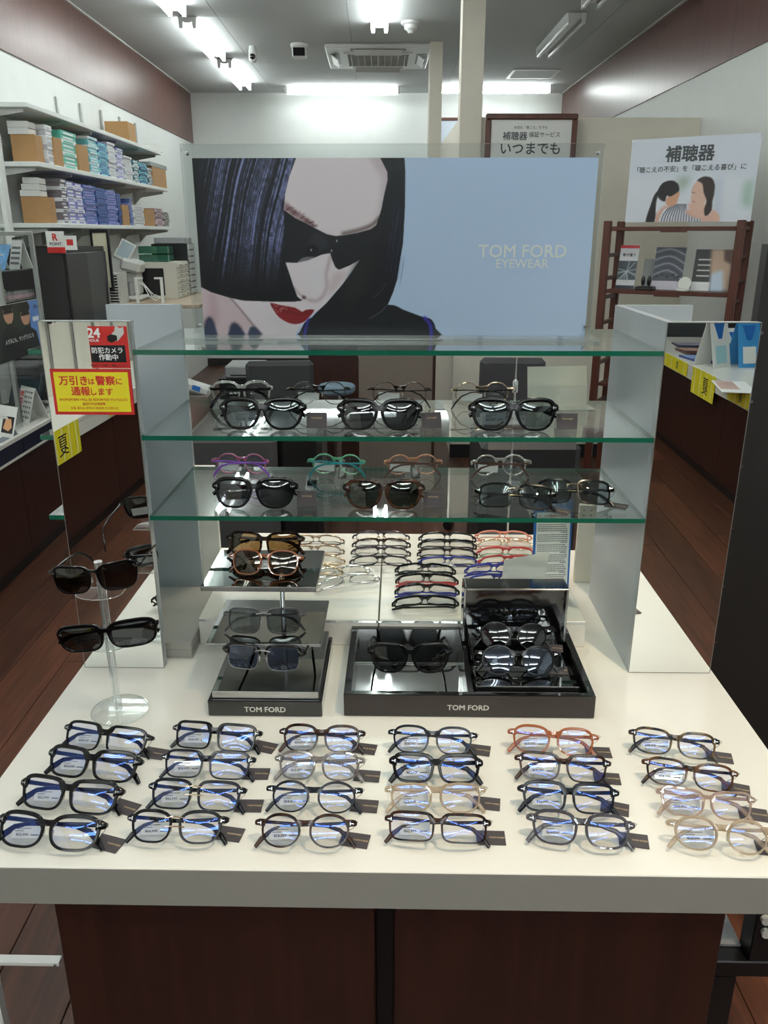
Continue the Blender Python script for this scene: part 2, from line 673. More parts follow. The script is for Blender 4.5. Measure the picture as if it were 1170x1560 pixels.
sbox('wall_left', (XL - .1, XL, YF, YB, 0, ZC + .02), M_WHITE)
sbox('wall_right', (XR, XR + .1, .1, YB, 0, ZC + .02), M_WHITE)
XW = 2.72
sbox('wall_right_front', (XW, XW + .1, YF, .2, 0, ZC + .02), M_WHITE)
sbox('wall_return', (XR + .1, XW, .1, .2, 0, ZC + .02), M_WHITE)
sbox('wall_back', (XL - .1, XR + .1, YB, YB + .1, 0, ZC + .02), M_WHITE)
sbox('wall_front', (XL - .1, XW + .1, YF - .1, YF, 0, ZC + .02), mat('dark shop front', (60, 62, 64), .4))
sbox('trim_1', (XL, XL + .012, YF, YB, CAMZ + 1.0, ZC), M_BAND)
sbox('trim_2', (XR - .012, XR, .1, YB, CAMZ + 1.0, ZC), M_BAND)
sbox('trim_3', (XL, XL + .03, YF, YB, ZC - .012, ZC - .0005), M_LGREY)
sbox('trim_4', (XR - .03, XR, .1, YB, ZC - .012, ZC - .0005), M_LGREY)
sbox('baseboard_back', (XL, XR, YB - .015, YB, 0.004, .09), M_DARK)

floor = sbox('floor', (XL - .1, XW + .1, YF - .1, YB + .1, -.06, -.006), mat('floor underlay', (40, 24, 16), 0.7))
PWD, PLN = 0.186, 1.56
pm = MB().cbox(-PWD / 2 + .0012, PWD / 2 - .0012, -PLN / 2 + .0012, PLN / 2 - .0012, -.012, 0, .0012).mesh('plank', M_PLANK)
i = 0
x = XL + PWD / 2
while x < XW + PWD / 2:
    y = YF + PLN * (0.5 - ((i * 0.37) % 1.0))
    while y < YB + PLN / 2:
        link_mesh('plank', pm, floor, (x, y, 0))
        y += PLN
    x += PWD
    i += 1

ceil = sbox('ceiling', (XL - .1, XW + .1, YF - .1, YB + .1, ZC + .012, ZC + .1), mat('ceiling void', (120, 120, 120), .9))
nx, ny = 5, 9
pw, pl = (XW - XL) / nx, (YB - YF) / ny
cm = MB().box(-pw / 2 + .0015, pw / 2 - .0015, -pl / 2 + .0015, pl / 2 - .0015, 0, .012).mesh('panel', M_CEIL, smooth=False)
for i in range(nx):
    for j in range(ny):
        link_mesh('ceiling_panel', cm, ceil, (XL + pw * (i + .5), YF + pl * (j + .5), ZC))

# ---- fluorescent lamps
M_TUBEON = emit('lit fluorescent tube', (0.93, 1.0, 0.98), TUBE)
M_TUBEOFF = mat('unlit fluorescent tube', (206, 210, 210), 0.25)
M_LAMPW = mat('white lamp enamel', (222, 224, 222), 0.35)
LL = 1.24
_lm = {}


def lamp_meshes():
    body = MB()
    body.prism([(-.075, 0), (.075, 0), (.022, -.038), (-.022, -.038)], -LL / 2, LL / 2, 'xz')
    refl = MB().prism([(-.018, -.002), (.018, -.002), (.012, -.075), (-.012, -.075)], -.012, .012, 'xz')
    tube = MB().tube([(0, -LL / 2 + .015, -.058), (0, LL / 2 - .015, -.058)], .0145, 8)
    _lm['body'] = body.mesh('housing', M_LAMPW, smooth=False)
    _lm['sock'] = refl.mesh('sockets', M_LAMPW, smooth=False)
    _lm[True] = tube.mesh('tube_lit', M_TUBEON)
    tb = tube.mesh('tube_off', M_TUBEOFF)
    _lm[False] = tb


lamp_meshes()


def lamp(x_, y_, lit, label, rz=0.0, group='twin fluorescent ceiling lamps'):
    t = thing('fluorescent_lamp', label, 'ceiling lamp', (x_, y_, ZC - .001), rz, group)
    link_mesh('housing', _lm['body'], t)
    for s in (-1, 1):
        link_mesh('tube', _lm[lit], t, (s * .05, 0, 0))
        for q in (-1, 1):
            link_mesh('socket', _lm['sock'], t, (s * .05, q * LL / 2, 0))
    return t


lamp(-1.42, 9.1, True, 'lit twin-tube lamp at the far end of the left ceiling row')
lamp(-1.42, 7.55, True, 'lit twin-tube lamp in the middle of the left ceiling row')
lamp(-1.42, 5.98, True, 'lit twin-tube lamp cut by the top edge at the left of the ceiling')
lamp(.02, 6.47, True, 'lit twin-tube lamp in the middle of the ceiling before the air conditioner')
lamp(1.47, 7.4, False, 'unlit twin-tube lamp on the right of the ceiling nearer the back wall')
lamp(1.47, 5.75, False, 'unlit twin-tube lamp at the top right edge of the ceiling')
lamp(-.38, 9.97, True, 'lit lamp along the back wall left of the column', R(90))
lamp(1.28, 9.87, True, 'lit lamp along the back wall right of the column', R(90))
for k_, yy in enumerate((4.4, 2.6, 1.0)):
    for xx, nm in ((-1.42, 'left'), (.02, 'middle'), (1.47, 'right')):
        if xx > 1 and k_ == 0:
            continue
        lamp(xx, yy, True, 'lit twin-tube lamp above the table, %s row, %s' % (nm, ('farthest', 'second', 'nearest')[k_]))
for k_, yy in enumerate((-0.9, -2.0, -3.1, -4.2)):  # rows follow the lens glints, with an extra row added to brighten the poster
    for xx, nm in ((-1.35, 'left'), (.02, 'middle'), (1.39, 'right')):
        lamp(xx, yy, True, 'lit twin-tube lamp behind the viewer, %s of the %s cross row for glints and fill' % (nm, ('first', 'second', 'third', 'fourth')[k_]), R(90))

# ---- warm spot lamps over the right of the table
for k_, (xx, yy) in enumerate(((.75, .55), (.25, 2.6))):
    t = thing('spot_lamp', ('small warm ceiling spot lamp above the front right of the table', 'small warm ceiling spot lamp behind the glass shelves')[k_], 'spot lamp', (xx, yy, ZC - .001), 0, 'warm spot lamps')
    MB().lathe([(.045, 0), (.045, -.02), (.012, -.022), (.012, -.06)], 16).build('mount', M_LAMPW, t)
    MB().lathe([(.03, -.05), (.042, -.07), (.045, -.15), (.038, -.15), (.034, -.08)], 16).build('shade', M_LAMPW, t)
    ld = bpy.data.lights.new('spot_light', 'SPOT')
    ld.energy = SPOT
    ld.color = (1.0, 0.80, 0.55)
    ld.spot_size = R(80)
    ld.spot_blend = 0.8
    ld.shadow_soft_size = 0.035
    lo = bpy.data.objects.new('bulb_light', ld)
    COL.objects.link(lo)
    lo.parent = t
    lo.location = (0, 0, -.16)

# ---- ceiling air conditioner
t = thing('air_conditioner', 'square white cassette air conditioner set in the ceiling', 'air conditioner', (.01, 8.27, ZC - .002))
b = MB().cbox(-.46, .46, -.48, .48, -.035, 0, .012)
b.build('panel', M_LAMPW, t)
g = MB().box(-.27, .27, -.27, .27, -.040, -.0355)
g.build('grille_backing', mat('grille dark', (52, 54, 54), .6), t)
fr = MB()
for a in ((-.3, .3, -.3, -.27), (-.3, .3, .27, .3), (-.3, -.27, -.27, .27), (.27, .3, -.27, .27)):
    fr.box(a[0], a[1], a[2], a[3], -.048, -.0355)
fr.build('grille_frame', M_LAMPW, t)
gs = MB().box(-.268, .268, -.004, .004, -.047, -.041).mesh('slat', M_LGREY, smooth=False)
for k in range(12):
    link_mesh('slat', gs, t, (0, -.242 + k * .044, 0))
gb = MB().box(-.003, .003, -.268, .268, -.0485, -.0475).mesh('bar', M_LGREY, smooth=False)
for k in range(9):
    link_mesh('grille_bar', gb, t, (-.24 + k * .06, 0, 0))
for (x0, x1, y0, y1) in ((-.43, -.34, -.22, .22), (.34, .43, -.22, .22), (-.24, .24, -.43, -.35), (-.24, .24, .35, .43)):
    MB().box(x0, x1, y0, y1, -.0375, -.0355).build('outlet', M_BLACK, t)
    cx_, cy_ = (x0 + x1) / 2, (y0 + y1) / 2
    if x1 - x0 < .2:
        MB().prism([(cx_ - .03, -.04), (cx_ + .02, -.075), (cx_ + .025, -.07), (cx_ - .02, -.038)], y0 + .03, y1 - .03, 'xz').build('louver', M_LAMPW, t)
    else:
        MB().prism([(cy_ - .03, -.04), (cy_ + .02, -.075), (cy_ + .025, -.07), (cy_ - .02, -.038)], x0 + .03, x1 - .03, 'yz').build('louver', M_LAMPW, t)

# ---- little ceiling devices
p = onZ(626, 33, ZC, True)
t = thing('smoke_detector', 'round white smoke detector on the ceiling beside the middle lamp', 'smoke detector', (p.x, p.y, ZC - .001))
MB().lathe([(.075, 0), (.075, -.018), (.06, -.022)], 24).build('base', M_LAMPW, t)
MB().lathe([(.052, -.02), (.05, -.05), (.03, -.062), (.022, -.075), (.02, -.078)], 24).build('cap', M_LAMPW, t)
p = onZ(385, 82, ZC - .06, True)
t = thing('security_camera', 'small white security camera with black eye on the ceiling', 'security camera', (p.x, p.y, ZC - .001))
MB().lathe([(.03, 0), (.03, -.02), (.036, -.03), (.036, -.11), (.02, -.13)], 18).build('housing', M_LAMPW, t)
MB().ball((0, -.028, -.085), .026, .02, .026, 14, 8).build('eye', M_GLOSSBLK, t)
p = onZ(456, 73, ZC - .03, True)
t = thing('motion_sensor', 'white box sensor with black window hanging from the ceiling', 'sensor', (p.x, p.y, ZC - .001))
MB().lathe([(.075, 0), (.075, -.02), (.065, -.03)], 20).build('base', M_LAMPW, t)
MB().cbox(-.06, .06, -.05, .05, -.105, -.025, .008).build('housing', M_LAMPW, t)
MB().cbox(-.05, .05, -.056, -.049, -.098, -.035, .003).build('window', M_GLOSSBLK, t)
p = onZ(812, 112, ZC, True)
t = thing('ceiling_hatch', 'flat square access hatch in the ceiling near the right back', 'hatch', (p.x, p.y, ZC - .001))
for a in ((-.24, .24, -.24, -.21), (-.24, .24, .21, .24), (-.24, -.21, -.21, .21), (.21, .24, -.21, .21)):
    MB().box(a[0], a[1], a[2], a[3], -.008, 0).build('frame_bar', M_LAMPW, t)
MB().box(-.208, .208, -.208, .208, -.004, 0).build('door', M_CEIL, t)

# ---- columns and the cream booth walls at the right back
CY = 5.9
pa, pb = onY(703, 100, CY, True), onY(737, 100, CY, True)
sbox('wall_column', (pa.x, pb.x, CY, CY + .16, 0, ZC), M_CREAM)
pc, pd = onY(655, 110, 7.75, True), onY(674, 110, 7.75, True)
sbox('wall_column_far', (pc.x, pd.x, 7.75, 7.95, 0, ZC), M_CREAM)
ptop = onY(800, 178, CY, True).z
sbox('wall_booth_front', (pb.x + .001, XR - .001, CY + .02, CY + .10, 0, ptop), M_CREAM)
sbox('wall_booth_side', (pa.x + .005, pa.x + .06, CY + .161, 7.749, 0, ptop), M_CREAM)
sbox('baseboard_booth', (pa.x - .01, XR - .001, CY - .012, CY - .001, 0.001, .10), M_BLACK)

# ---- framed notice on the booth wall: 補聴器 保証サービス いつまでも
a, b_ = onY(741, 173, CY - .06, True), onY(881, 173, CY - .06, True)
fw, fh = b_.x - a.x, 0.95
t = thing('framed_notice', 'brown framed hearing-aid service notice rising behind the acrylic poster', 'framed notice', ((a.x + b_.x) / 2, CY - .05, a.z - fh))
for q in ((-fw / 2, fw / 2, fh - .035, fh), (-fw / 2, fw / 2, 0, .035), (-fw / 2, -fw / 2 + .035, .035, fh - .035), (fw / 2 - .035, fw / 2, .035, fh - .035)):
    MB().cbox(q[0], q[1], -.02, .02, q[2], q[3], .006).build('frame_bar', M_RACKW, t)
MB().box(-fw / 2 + .034, fw / 2 - .034, -.004, .012, .034, fh - .034).build('sheet', M_PAPER, t)


def tline(t, s, px0, px1, py, mt, bold=0.0, Y=None, yy=-.006, room=True, h=None):
    """one line of lettering spanning px0..px1 at pixel row py on the plane Y, as a part of thing t at rest"""
    A, B = onY(px0, py, Y, room), onY(px1, py, Y, room)
    L = t['_o']
    M = Matrix.Translation(((A.x + B.x) / 2 - L[0], yy, A.z - L[2])) @ FACE
    return lettering(s, mt, t, M, width=B.x - A.x, bold=bold)


t['_o'] = ((a.x + b_.x) / 2, CY - .05, a.z - fh)
YN = CY - .056
M_NOTE = mat('notice ink', (74, 78, 80), .6)
tline(t, '大切な「聴こえ」を守る', 783, 834, 194, M_NOTE, .0, YN)
tline(t, '補聴器', 766, 803, 207, M_NOTE, .012, YN)
tline(t, '保証サービス', 806, 853, 205, M_NOTE, .006, YN)
tline(t, 'いつまでも', 763, 853, 226, M_NOTE, .015, YN)
del t['_o']

# ---- small framed sheet on the back wall between the columns
a = onY(686, 201, 10.38, True)
t = thing('framed_sheet', 'small brown framed sheet on the back wall between the two columns', 'framed sheet', (a.x + .1, 10.38, a.z - .3))
for q in ((-.25, .25, .42, .45), (-.25, .25, 0, .03), (-.25, -.22, .03, .42), (.22, .25, .03, .42)):
    MB().box(q[0], q[1], -.02, .01, q[2], q[3]).build('frame_bar', M_RACKW, t)
MB().box(-.219, .219, -.008, .01, .031, .419).build('sheet', mat('pale blue sheet', (206, 216, 228), .5), t)

# ================================================================== THE DISPLAY TABLE
use_room(False)
X0, X1, Y0, Y1 = -.582, .575, .806, 1.90
YM = 1.300                                   # plane of the standing mirrors
t = thing('display_table', 'white topped display table on a dark walnut base, covered with eyewear', 'table', ((X0 + X1) / 2, (Y0 + Y1) / 2, 0))
cx, cyy = (X0 + X1) / 2, (Y0 + Y1) / 2
hw, hd = (X1 - X0) / 2, (Y1 - Y0) / 2
MB().cbox(-hw, hw, -hd + .0012, hd, TZ - .058, TZ, .0015).build('table_top', M_TOP, t)
MB().box(-hw + .0005, hw - .0005, -hd, -hd + .0011, TZ - .0575, TZ - .0012).build('shaded_edge', M_EDGESHADE, t)  # thin overlay, darkened to paint the shade on the table's front face
yb = Y0 + .11 - cyy
pl_, pr_ = onY(92, 1440, Y0 + .11).x, onY(1098, 1440, Y0 + .11).x
g0, g1 = onY(571, 1440, Y0 + .11).x, onY(600, 1440, Y0 + .11).x
for (a, b_) in ((pl_, g0), (g1, pr_)):
    MB().cbox(a - cx, b_ - cx, yb, hd - .12, .0, TZ - .0585, .002).build('base_panel', M_WALNUT, t)
MB().box(g0 - cx + .001, g1 - cx - .001, yb + .05, hd - .2, .0, TZ - .0585).build('gap_back', M_BLACK, t)
MB().box(g0 - cx + .0005, g1 - cx - .0005, yb + .02, yb + .049, TZ - .145, TZ - .137).build('gap_rail', M_GREYP, t)

# ---- C-shaped stands: mirror board in front, side board, back board
ZS = (CAMZ - .177, CAMZ - .318, CAMZ - .459)   # tops of the three glass shelves
YBK = 1.612


def stand(xa, xb, side, htop, label):
    t = thing('mirror_stand', label, 'mirror stand', ((xa + xb) / 2, YM, TZ))
    h = htop
    w_ = (xb - xa) / 2
    MB().box(-w_, w_, .004, .018, 0.0005, h).build('front_board', M_PANEL, t)
    MB().box(-w_ + .0012, w_ - .0012, -.0008, .0039, .0017, h - .0012).build('mirror', M_MIRROR, t)
    e = MB()
    for q in ((-w_, -w_ + .0011, 0.0005, h), (w_ - .0011, w_, 0.0005, h), (-w_ + .0012, w_ - .0012, h - .0011, h), (-w_ + .0012, w_ - .0012, 0.0005, .0016)):
        e.box(q[0], q[1], -.001, .0038, q[2], q[3])
    e.build('mirror_edge', M_ALU, t)
    if side < 0:
        MB().box(-w_, -w_ + .014, .0185, YBK - YM + .012, 0.0005, h).build('side_board', M_PANEL, t)
        a, b2 = -w_ + .0145, w_
    else:
        MB().box(-w_ + .002, -w_ + .014, .0185, YBK - YM - .0005, 0.0005, h - .16).build('spine_board', M_PANEL, t)
        a, b2 = -w_, w_
    MB().box(a, b2, YBK - YM, YBK - YM + .014, 0.0005, h).build('back_board', M_PANEL, t)
    return t


HM = .623
stR = stand(.420, .567, -1, HM, 'tall mirror stand at the right end of the glass shelves')
stL = stand(-.574, -.427, 1, HM, 'tall mirror stand with shoplifting warning stickers at the left end')


# ---- glass shelves
def glass_shelf(x0, x1, y0, y1, ztop, label):
    t = thing('glass_shelf', label, 'glass shelf', ((x0 + x1) / 2, (y0 + y1) / 2, ztop - .008), 0, 'glass shelves')
    w_, d_ = (x1 - x0) / 2, (y1 - y0) / 2
    me = MB()
    vs = [(x, y, z) for x in (-w_, w_) for y in (-d_, d_) for z in (0, .008)]
    me.add(vs, [(0, 2, 6, 4), (1, 5, 7, 3)], 0)
    me.add(vs, [(0, 1, 3, 2), (4, 6, 7, 5), (0, 4, 5, 1), (2, 3, 7, 6)], 1)
    me.build('pane', [M_GLASS, M_GEDGE], t, smooth=False, fix=True)
    return t


nm = ('top', 'middle', 'lowest')
for k in range(3):
    glass_shelf(-.4265, .4195, YM + .0005, YBK - .001, ZS[k], '%s of the three long glass shelves between the mirror stands' % nm[k])
    px = (42, 61, 75)[k]
    xl = onY(px, (537, 667, 791)[k], YM).x
    glass_shelf(xl, -.5755, YM + .001, YM + .21, ZS[k], '%s short glass shelf sticking out left of the mirror' % nm[k])

# ---- stickers on the left mirror
MFY = YM - .0008 - .0006


def sheet_on(px0, py0, px1, py1, Y, mt, name, label, cat, th=.0004):
    a, b_ = onY(px0, py0, Y), onY(px1, py1, Y)
    t = thing(name, label, cat, ((a.x + b_.x) / 2, Y, b_.z))
    w_, h_ = (b_.x - a.x) / 2, a.z - b_.z
    MB().box(-w_, w_, 0, th, 0, h_).build('sheet', mt, t)
    t['_o'] = ((a.x + b_.x) / 2, Y, b_.z)
    return t, w_, h_


t, w_, h_ = sheet_on(133, 497, 199, 561, MFY, M_RED, 'camera_sticker', 'red 24 hour security camera sticker at the top of the left mirror', 'sticker')
tline(t, '24', 133.5, 152, 507, M_WINK, .03, MFY, -.0006, False)
tline(t, 'HOUR', 135, 151, 518.5, M_WINK, .02, MFY, -.0006, False)
bx = MB()
a, b_ = onY(137, 526, MFY), onY(193, 552, MFY)
L = t['_o']
MB().cbox(a.x - L[0], b_.x - L[0], -.0004, -.0001, b_.z - L[2], a.z - L[2], .0001).build('black_panel', M_BLACK, t)
tline(t, '防犯カメラ', 140, 187, 533.5, M_WINK, .02, MFY, -.0008, False)
tline(t, '作動中', 151, 180, 544, M_WINK, .02, MFY, -.0008, False)
tline(t, '防犯カメラ作動中　録画しています', 139, 195, 556.5, M_INK, .01, MFY, -.0006, False)


def flat(t, pts, Y, mt, yy, name):
    L = t['_o']
    P = [onY(px, py, Y) for px, py in pts]
    MB().add([(p.x - L[0], yy, p.z - L[2]) for p in P], [tuple(range(len(P)))]).build(name, mt, t, smooth=False, fix=False)


flat(t, [(166, 513), (176, 502), (188, 498), (189, 508), (180, 519), (167, 521)], MFY, M_LGREY, -.0006, 'camera_picture')
flat(t, [(163, 512), (169, 509), (178, 511), (179, 518), (170, 522), (164, 519)], MFY, M_BLACK, -.0008, 'camera_picture')
flat(t, [(176, 496.5), (183, 500), (178, 504), (174, 502)], MFY, M_LGREY, -.0007, 'camera_picture')

t, w_, h_ = sheet_on(75.5, 562, 205.5, 632, MFY - .0006, M_RED, 'shoplifting_sticker', 'yellow sticker with red border warning shoplifters on the left mirror', 'sticker')
MB().box(-w_ + .005, w_ - .005, -.0004, -.0001, .005, h_ - .005).build('yellow_panel', M_YEL, t)
YS = MFY - .0006
tline(t, '万引き', 90, 133, 579.5, M_REDINK, .025, YS, -.0008, False)
tline(t, 'は', 135, 144, 581, M_REDINK, .02, YS, -.0008, False)
tline(t, '警察', 146, 175, 579.5, M_REDINK, .025, YS, -.0008, False)
tline(t, 'に', 177, 186, 581, M_REDINK, .02, YS, -.0008, False)
tline(t, '通報', 109, 137, 595.5, M_REDINK, .025, YS, -.0008, False)
tline(t, 'します', 139, 172, 596.5, M_REDINK, .02, YS, -.0008, False)
tline(t, 'SHOPLIFTERS WILL BE REPORTED TO POLICE', 91, 194, 608.5, M_REDINK, .008, YS, -.0008, False)
tline(t, '盗窃行为必须报警', 126, 161, 615, M_REDINK, .008, YS, -.0008, False)
tline(t, '상품 절도는 반드시 경찰에 신고합니다', 108, 181, 621.5, M_REDINK, .008, YS, -.0008, False)

# ---- two flat grey boxes stacked behind the left mirror
a = onZ(288, 1015, TZ)
for k in range(2):
    t = MB().cbox(-.075, .075, -.125, .125, 0, .0165, .0012).build('flat_box', M_BOXG, None, (a.x - .0755, 1.462, TZ + .0003 + k * .0168))
    tag(t, ('lower', 'upper')[k] + ' of two flat grey boxes stacked behind the left mirror', 'box', 'flat grey boxes')

# ---- white platform at the back of the table with a groove in its top
xa, xb = -.383, .36
t = thing('display_platform', 'low white display platform at the back of the table under the rows of spectacles', 'platform', ((xa + xb) / 2, 1.628, TZ))
w_ = (xb - xa) / 2
gx = onZ(577, 943, TZ + .055).x - (xa + xb) / 2
MB().cbox(-w_, gx - .0012, -.235, .235, 0, .055, .0015).build('left_block', M_TOP, t)
MB().cbox(gx + .0012, w_, -.235, .235, 0, .055, .0015).build('right_block', M_TOP, t)
MB().box(-w_, w_, -.2358, -.2352, .0495, .0535).build('edge_strip', M_ACRED, t)
PZ = TZ + .055

# ---- white boards behind the shelves
a, b_ = onY(293, 711, 1.68), onY(326, 711, 1.68)
tag(MB().cbox(a.x, b_.x, 1.68, 1.694, TZ, a.z, .001).build('back_board_white', M_TOP), 'narrow white board standing behind the left mirror stand', 'board')
a, b_ = onY(884, 770, 1.70), onY(914, 770, 1.70)
t = thing('perforated_board', 'narrow cream board with holes standing behind the right mirror stand', 'board', ((a.x + b_.x) / 2, 1.70, TZ))
MB().cbox(-(b_.x - a.x) / 2, (b_.x - a.x) / 2, 0, .014, 0, a.z - TZ, .001).build('board', M_CREAM, t)
for k in range(6):
    MB().prism([(.002 * math.cos(q), .002 * math.sin(q)) for q in [i * math.pi / 4 for i in range(8)]], -.0006, .0, 'xz').build('hole', M_INK, t, ((-.012 if k % 2 else .004), 0, a.z - TZ - .012 - .011 * (k // 2)))

# ================================================================== ACRYLIC POSTER ON THE TOP SHELF
YP = 1.47
ZT = ZS[0]
ta, tb = onY(275, 225, YP), onY(922, 213, YP)
zt = (ta.z + tb.z) / 2
xm, hwp = (ta.x + tb.x) / 2, (tb.x - ta.x) / 2
t = thing('poster_stand', 'wide clear acrylic stand with an eyewear poster of a woman in dark sunglasses', 'poster stand', (xm, YP, ZT))


def sheet(mb, x0, x1, y0, y1, z0, z1):
    """acrylic slab: faces clear, rims bright"""
    vs = [(x, y, z) for x in (x0, x1) for y in (y0, y1) for z in (z0, z1)]
    mb.add(vs, [(0, 4, 5, 1), (2, 3, 7, 6)], 0)
    mb.add(vs, [(0, 1, 3, 2), (4, 6, 7, 5), (0, 2, 6, 4), (1, 5, 7, 3)], 1)
    return mb


sheet(MB(), -hwp, hwp, -.004, -.001, .006, zt - ZT).build('front_sheet', [M_ACRYL, M_ACRED], t, smooth=False)
sheet(MB(), -hwp, hwp, .002, .005, .006, zt - ZT).build('back_sheet', [M_ACRYL, M_ACRED], t, smooth=False)
fb = MB()
vs = [(x, y, z) for x in (-hwp - .004, hwp + .004) for y in (-.062, .05) for z in (.0003, .0055)]
fb.add(vs, [(0, 2, 6, 4), (1, 5, 7, 3)], 0).add(vs, [(0, 1, 3, 2), (4, 6, 7, 5), (0, 4, 5, 1), (2, 3, 7, 6)], 1)
fb.build('foot', [M_ACRYL, M_ACRED], t, smooth=False)
for sx in (-1, 1):
    for zz in (.02, zt - ZT - .014):
        MB().tube([(sx * (hwp - .009), -.007, zz), (sx * (hwp - .009), .008, zz)], .003, 10).build('screw', M_STEEL, t)

pL, pR = -.350, .331
pB, pT = ZT + .004, CAMZ + .119
PX = lambda px, py: (lambda p: (p.x, p.z))(onY(px, py, YP))
PP = lambda pts: [PX(*q) for q in pts]
cv = Canvas(pL, pR, pB, pT, 900, (192, 212, 242))
sh = cv.blur(np.clip((cv.U - .0) * 2.2, 0, 1), 4)
cv.a += (np.array([.01, .015, .02]) * sh[..., None])
SKIN, SK2, HAIR = (240, 226, 231), (206, 184, 190), (22, 21, 26)
# shoulder and coat
cv.poly(PP([(591, 464), (616, 472.5), (644, 482.8), (657, 486.6), (664, 501), (666, 530), (400, 530), (450, 512), (470, 486), (520, 470)]), (26, 26, 32), smooth=4)
cv.stroke(PP([(647, 484), (655, 494), (657, 506), (657, 520)]), .006, (66, 60, 190), 1, .9)
# skin
cv.poly(PP([(300, 430), (450, 240), (583, 238), (590, 264), (590, 276), (584, 299), (580, 320), (572, 345), (548, 396), (535, 413), (522, 432), (511, 445), (498, 460), (488, 470), (479, 477), (467, 487), (458, 497), (448, 512), (440, 530), (300, 530)]), SKIN, smooth=3)
cv.poly(PP([(560, 238), (600, 238), (600, 280), (585, 330), (574, 336), (580, 300), (582, 270)]), (198, 176, 184), 4, .6)
cv.poly(PP([(304, 436), (322, 445), (349, 453.5), (402, 512), (404, 530), (300, 530)]), (218, 190, 196), 2, .8)
cv.poly(PP([(318, 445), (328, 448), (334, 480), (326, 500), (318, 480)]), (196, 158, 166), 4, .55)
cv.stroke(PP([(351, 454), (365, 470), (383, 492), (402, 513)]), .0022, (120, 84, 92), 1, .9)
for sp in ([(310, 530), (311, 500), (315, 486), (321, 484), (327, 495), (334, 520), (334, 530)], [(347, 530), (350, 502), (354, 493), (360, 493), (368, 501), (376, 511), (381, 499), (388, 498), (396, 506), (404, 520), (404, 530)]):
    cv.poly(PP(sp), (58, 66, 92), 1, 1, 3)
    cv.stroke(PP(sp[1:5]), .003, (70, 44, 50), 2, .6)
# chin, cheek and nose
cv.poly(PP([(430, 470), (455, 497), (449, 510), (425, 508), (405, 480)]), (232, 220, 226), 6, .7)
cv.stroke(PP([(504, 388), (500, 404), (496.5, 420), (498, 435), (493, 449), (486, 456.5), (478, 458.5), (468, 456)]), .003, (150, 118, 128), 2, .75)
cv.stroke(PP([(447, 436), (455, 447), (466, 454)]), .002, (140, 104, 112), 1, .6)
cv.poly(PP([(461, 450), (466, 452), (465, 456), (460, 455)]), (80, 40, 44), 1, .9)
cv.poly(PP([(472, 400), (490, 395), (492, 425), (488, 446), (474, 446), (468, 425)]), (238, 230, 236), 6, .75)
cv.poly(PP([(508, 415), (530, 415), (515, 438), (498, 456), (500, 435)]), (212, 188, 192), 4, .7)
# brows
br = cv.mask(PP([(432, 305), (445, 316), (462, 328), (478, 339), (481, 348), (466, 343), (448, 331), (432, 321)]))
cv.put(cv.blur(br, 2) * .55, (116, 70, 74))
rs = np.random.RandomState(3)
for k in range(46):
    q = rs.rand()
    x_, y_ = 433 + 45 * q, 318 + 27 * q + rs.randn() * 1.5
    cv.stroke(PP([(x_, y_), (x_ + 4 + 4 * rs.rand(), y_ - 5 + 9 * rs.rand() * q)]), .0009, (80, 40, 44), 0, .6, 0)
cv.stroke(PP([(522, 356), (545, 351), (566, 343), (579, 331)]), .005, (84, 66, 62), 2, .9)
# lips
lip = cv.poly(PP([(411.5, 461.5), (426, 464.5), (449.5, 468.7), (460, 475), (465.7, 472), (479, 472), (471, 483), (462, 491), (449.5, 494), (437, 491), (424.4, 483), (417, 473)]), (142, 34, 40), 0, 1, 2)
cv.stroke(PP([(413, 463), (430, 472), (448, 478), (461, 479), (475, 474)]), .002, (96, 16, 24), 1, .7, clip=lip)
for k in range(40):
    x_, y_ = (416 + 22 * rs.rand(), 463 + 12 * rs.rand())
    cv.stroke(PP([(x_, y_), (x_ + 1.2, y_ + 1.2)]), .0011, (240, 190, 190), 0, .8 * rs.rand(), 0, clip=lip)
# hair: right side
cv.poly(PP([(578, 238), (616, 238), (617.6, 262), (617, 315), (614, 370), (610, 394), (605, 426), (599, 445), (591, 464), (575, 478), (555, 488), (520, 500), (462, 500), (480, 478), (498, 461), (522, 433), (536, 414), (548, 396), (560, 370), (574, 341), (581, 319), (585, 298), (590.5, 274), (590, 262)]), HAIR)
cv.poly(PP([(540, 400), (560, 385), (570, 400), (560, 440), (530, 480), (520, 455)]), (44, 38, 38), 4, .6)
for k in range(60):
    x_ = 590 + 24 * rs.rand()
    y_ = 300 + 110 * rs.rand()
    cv.stroke(PP([(x_ + 2, y_), (x_ - 1, y_ + 18), (x_ - 4, y_ + 34)]), .0008, (60, 66, 110), 0, .65 * rs.rand(), 0)
cv.stroke(PP([(592, 462), (580, 475), (562, 486)]), .001, (150, 150, 165), 0, .7)
cv.stroke(PP([(588, 432), (578, 446), (568, 453)]), .0008, (140, 140, 150), 0, .6)
# sunglasses
cv.poly(PP([(430, 318), (449.5, 332), (467.5, 341), (479, 347), (497.6, 356.7), (510.8, 359.5), (524, 358.5), (545, 354.8), (565, 349), (580, 338), (585, 345), (575, 365), (560, 385), (547.4, 396.3), (531.5, 405), (516.4, 411), (511, 407.6), (506, 396), (503, 385.6), (490, 388), (479, 392.6), (469, 396), (460, 398.5), (451, 400.5), (434, 399.8), (430, 396)]), (28, 27, 32))
cv.poly(PP([(452, 400), (460, 393), (469, 391), (480, 391), (470, 397)]), (150, 140, 150), 0, .8)
cv.poly(PP([(478, 352), (498, 360), (500, 378), (480, 384), (470, 370)]), (62, 60, 70), 3, .6)
cv.ell(PX(475, 381), .011, .009, (16, 16, 20), 1)
for q in ((474, 381), (505, 382), (513, 367)):
    cv.ell(PX(*q), .0012, .0022, (220, 220, 228), 0, .8)
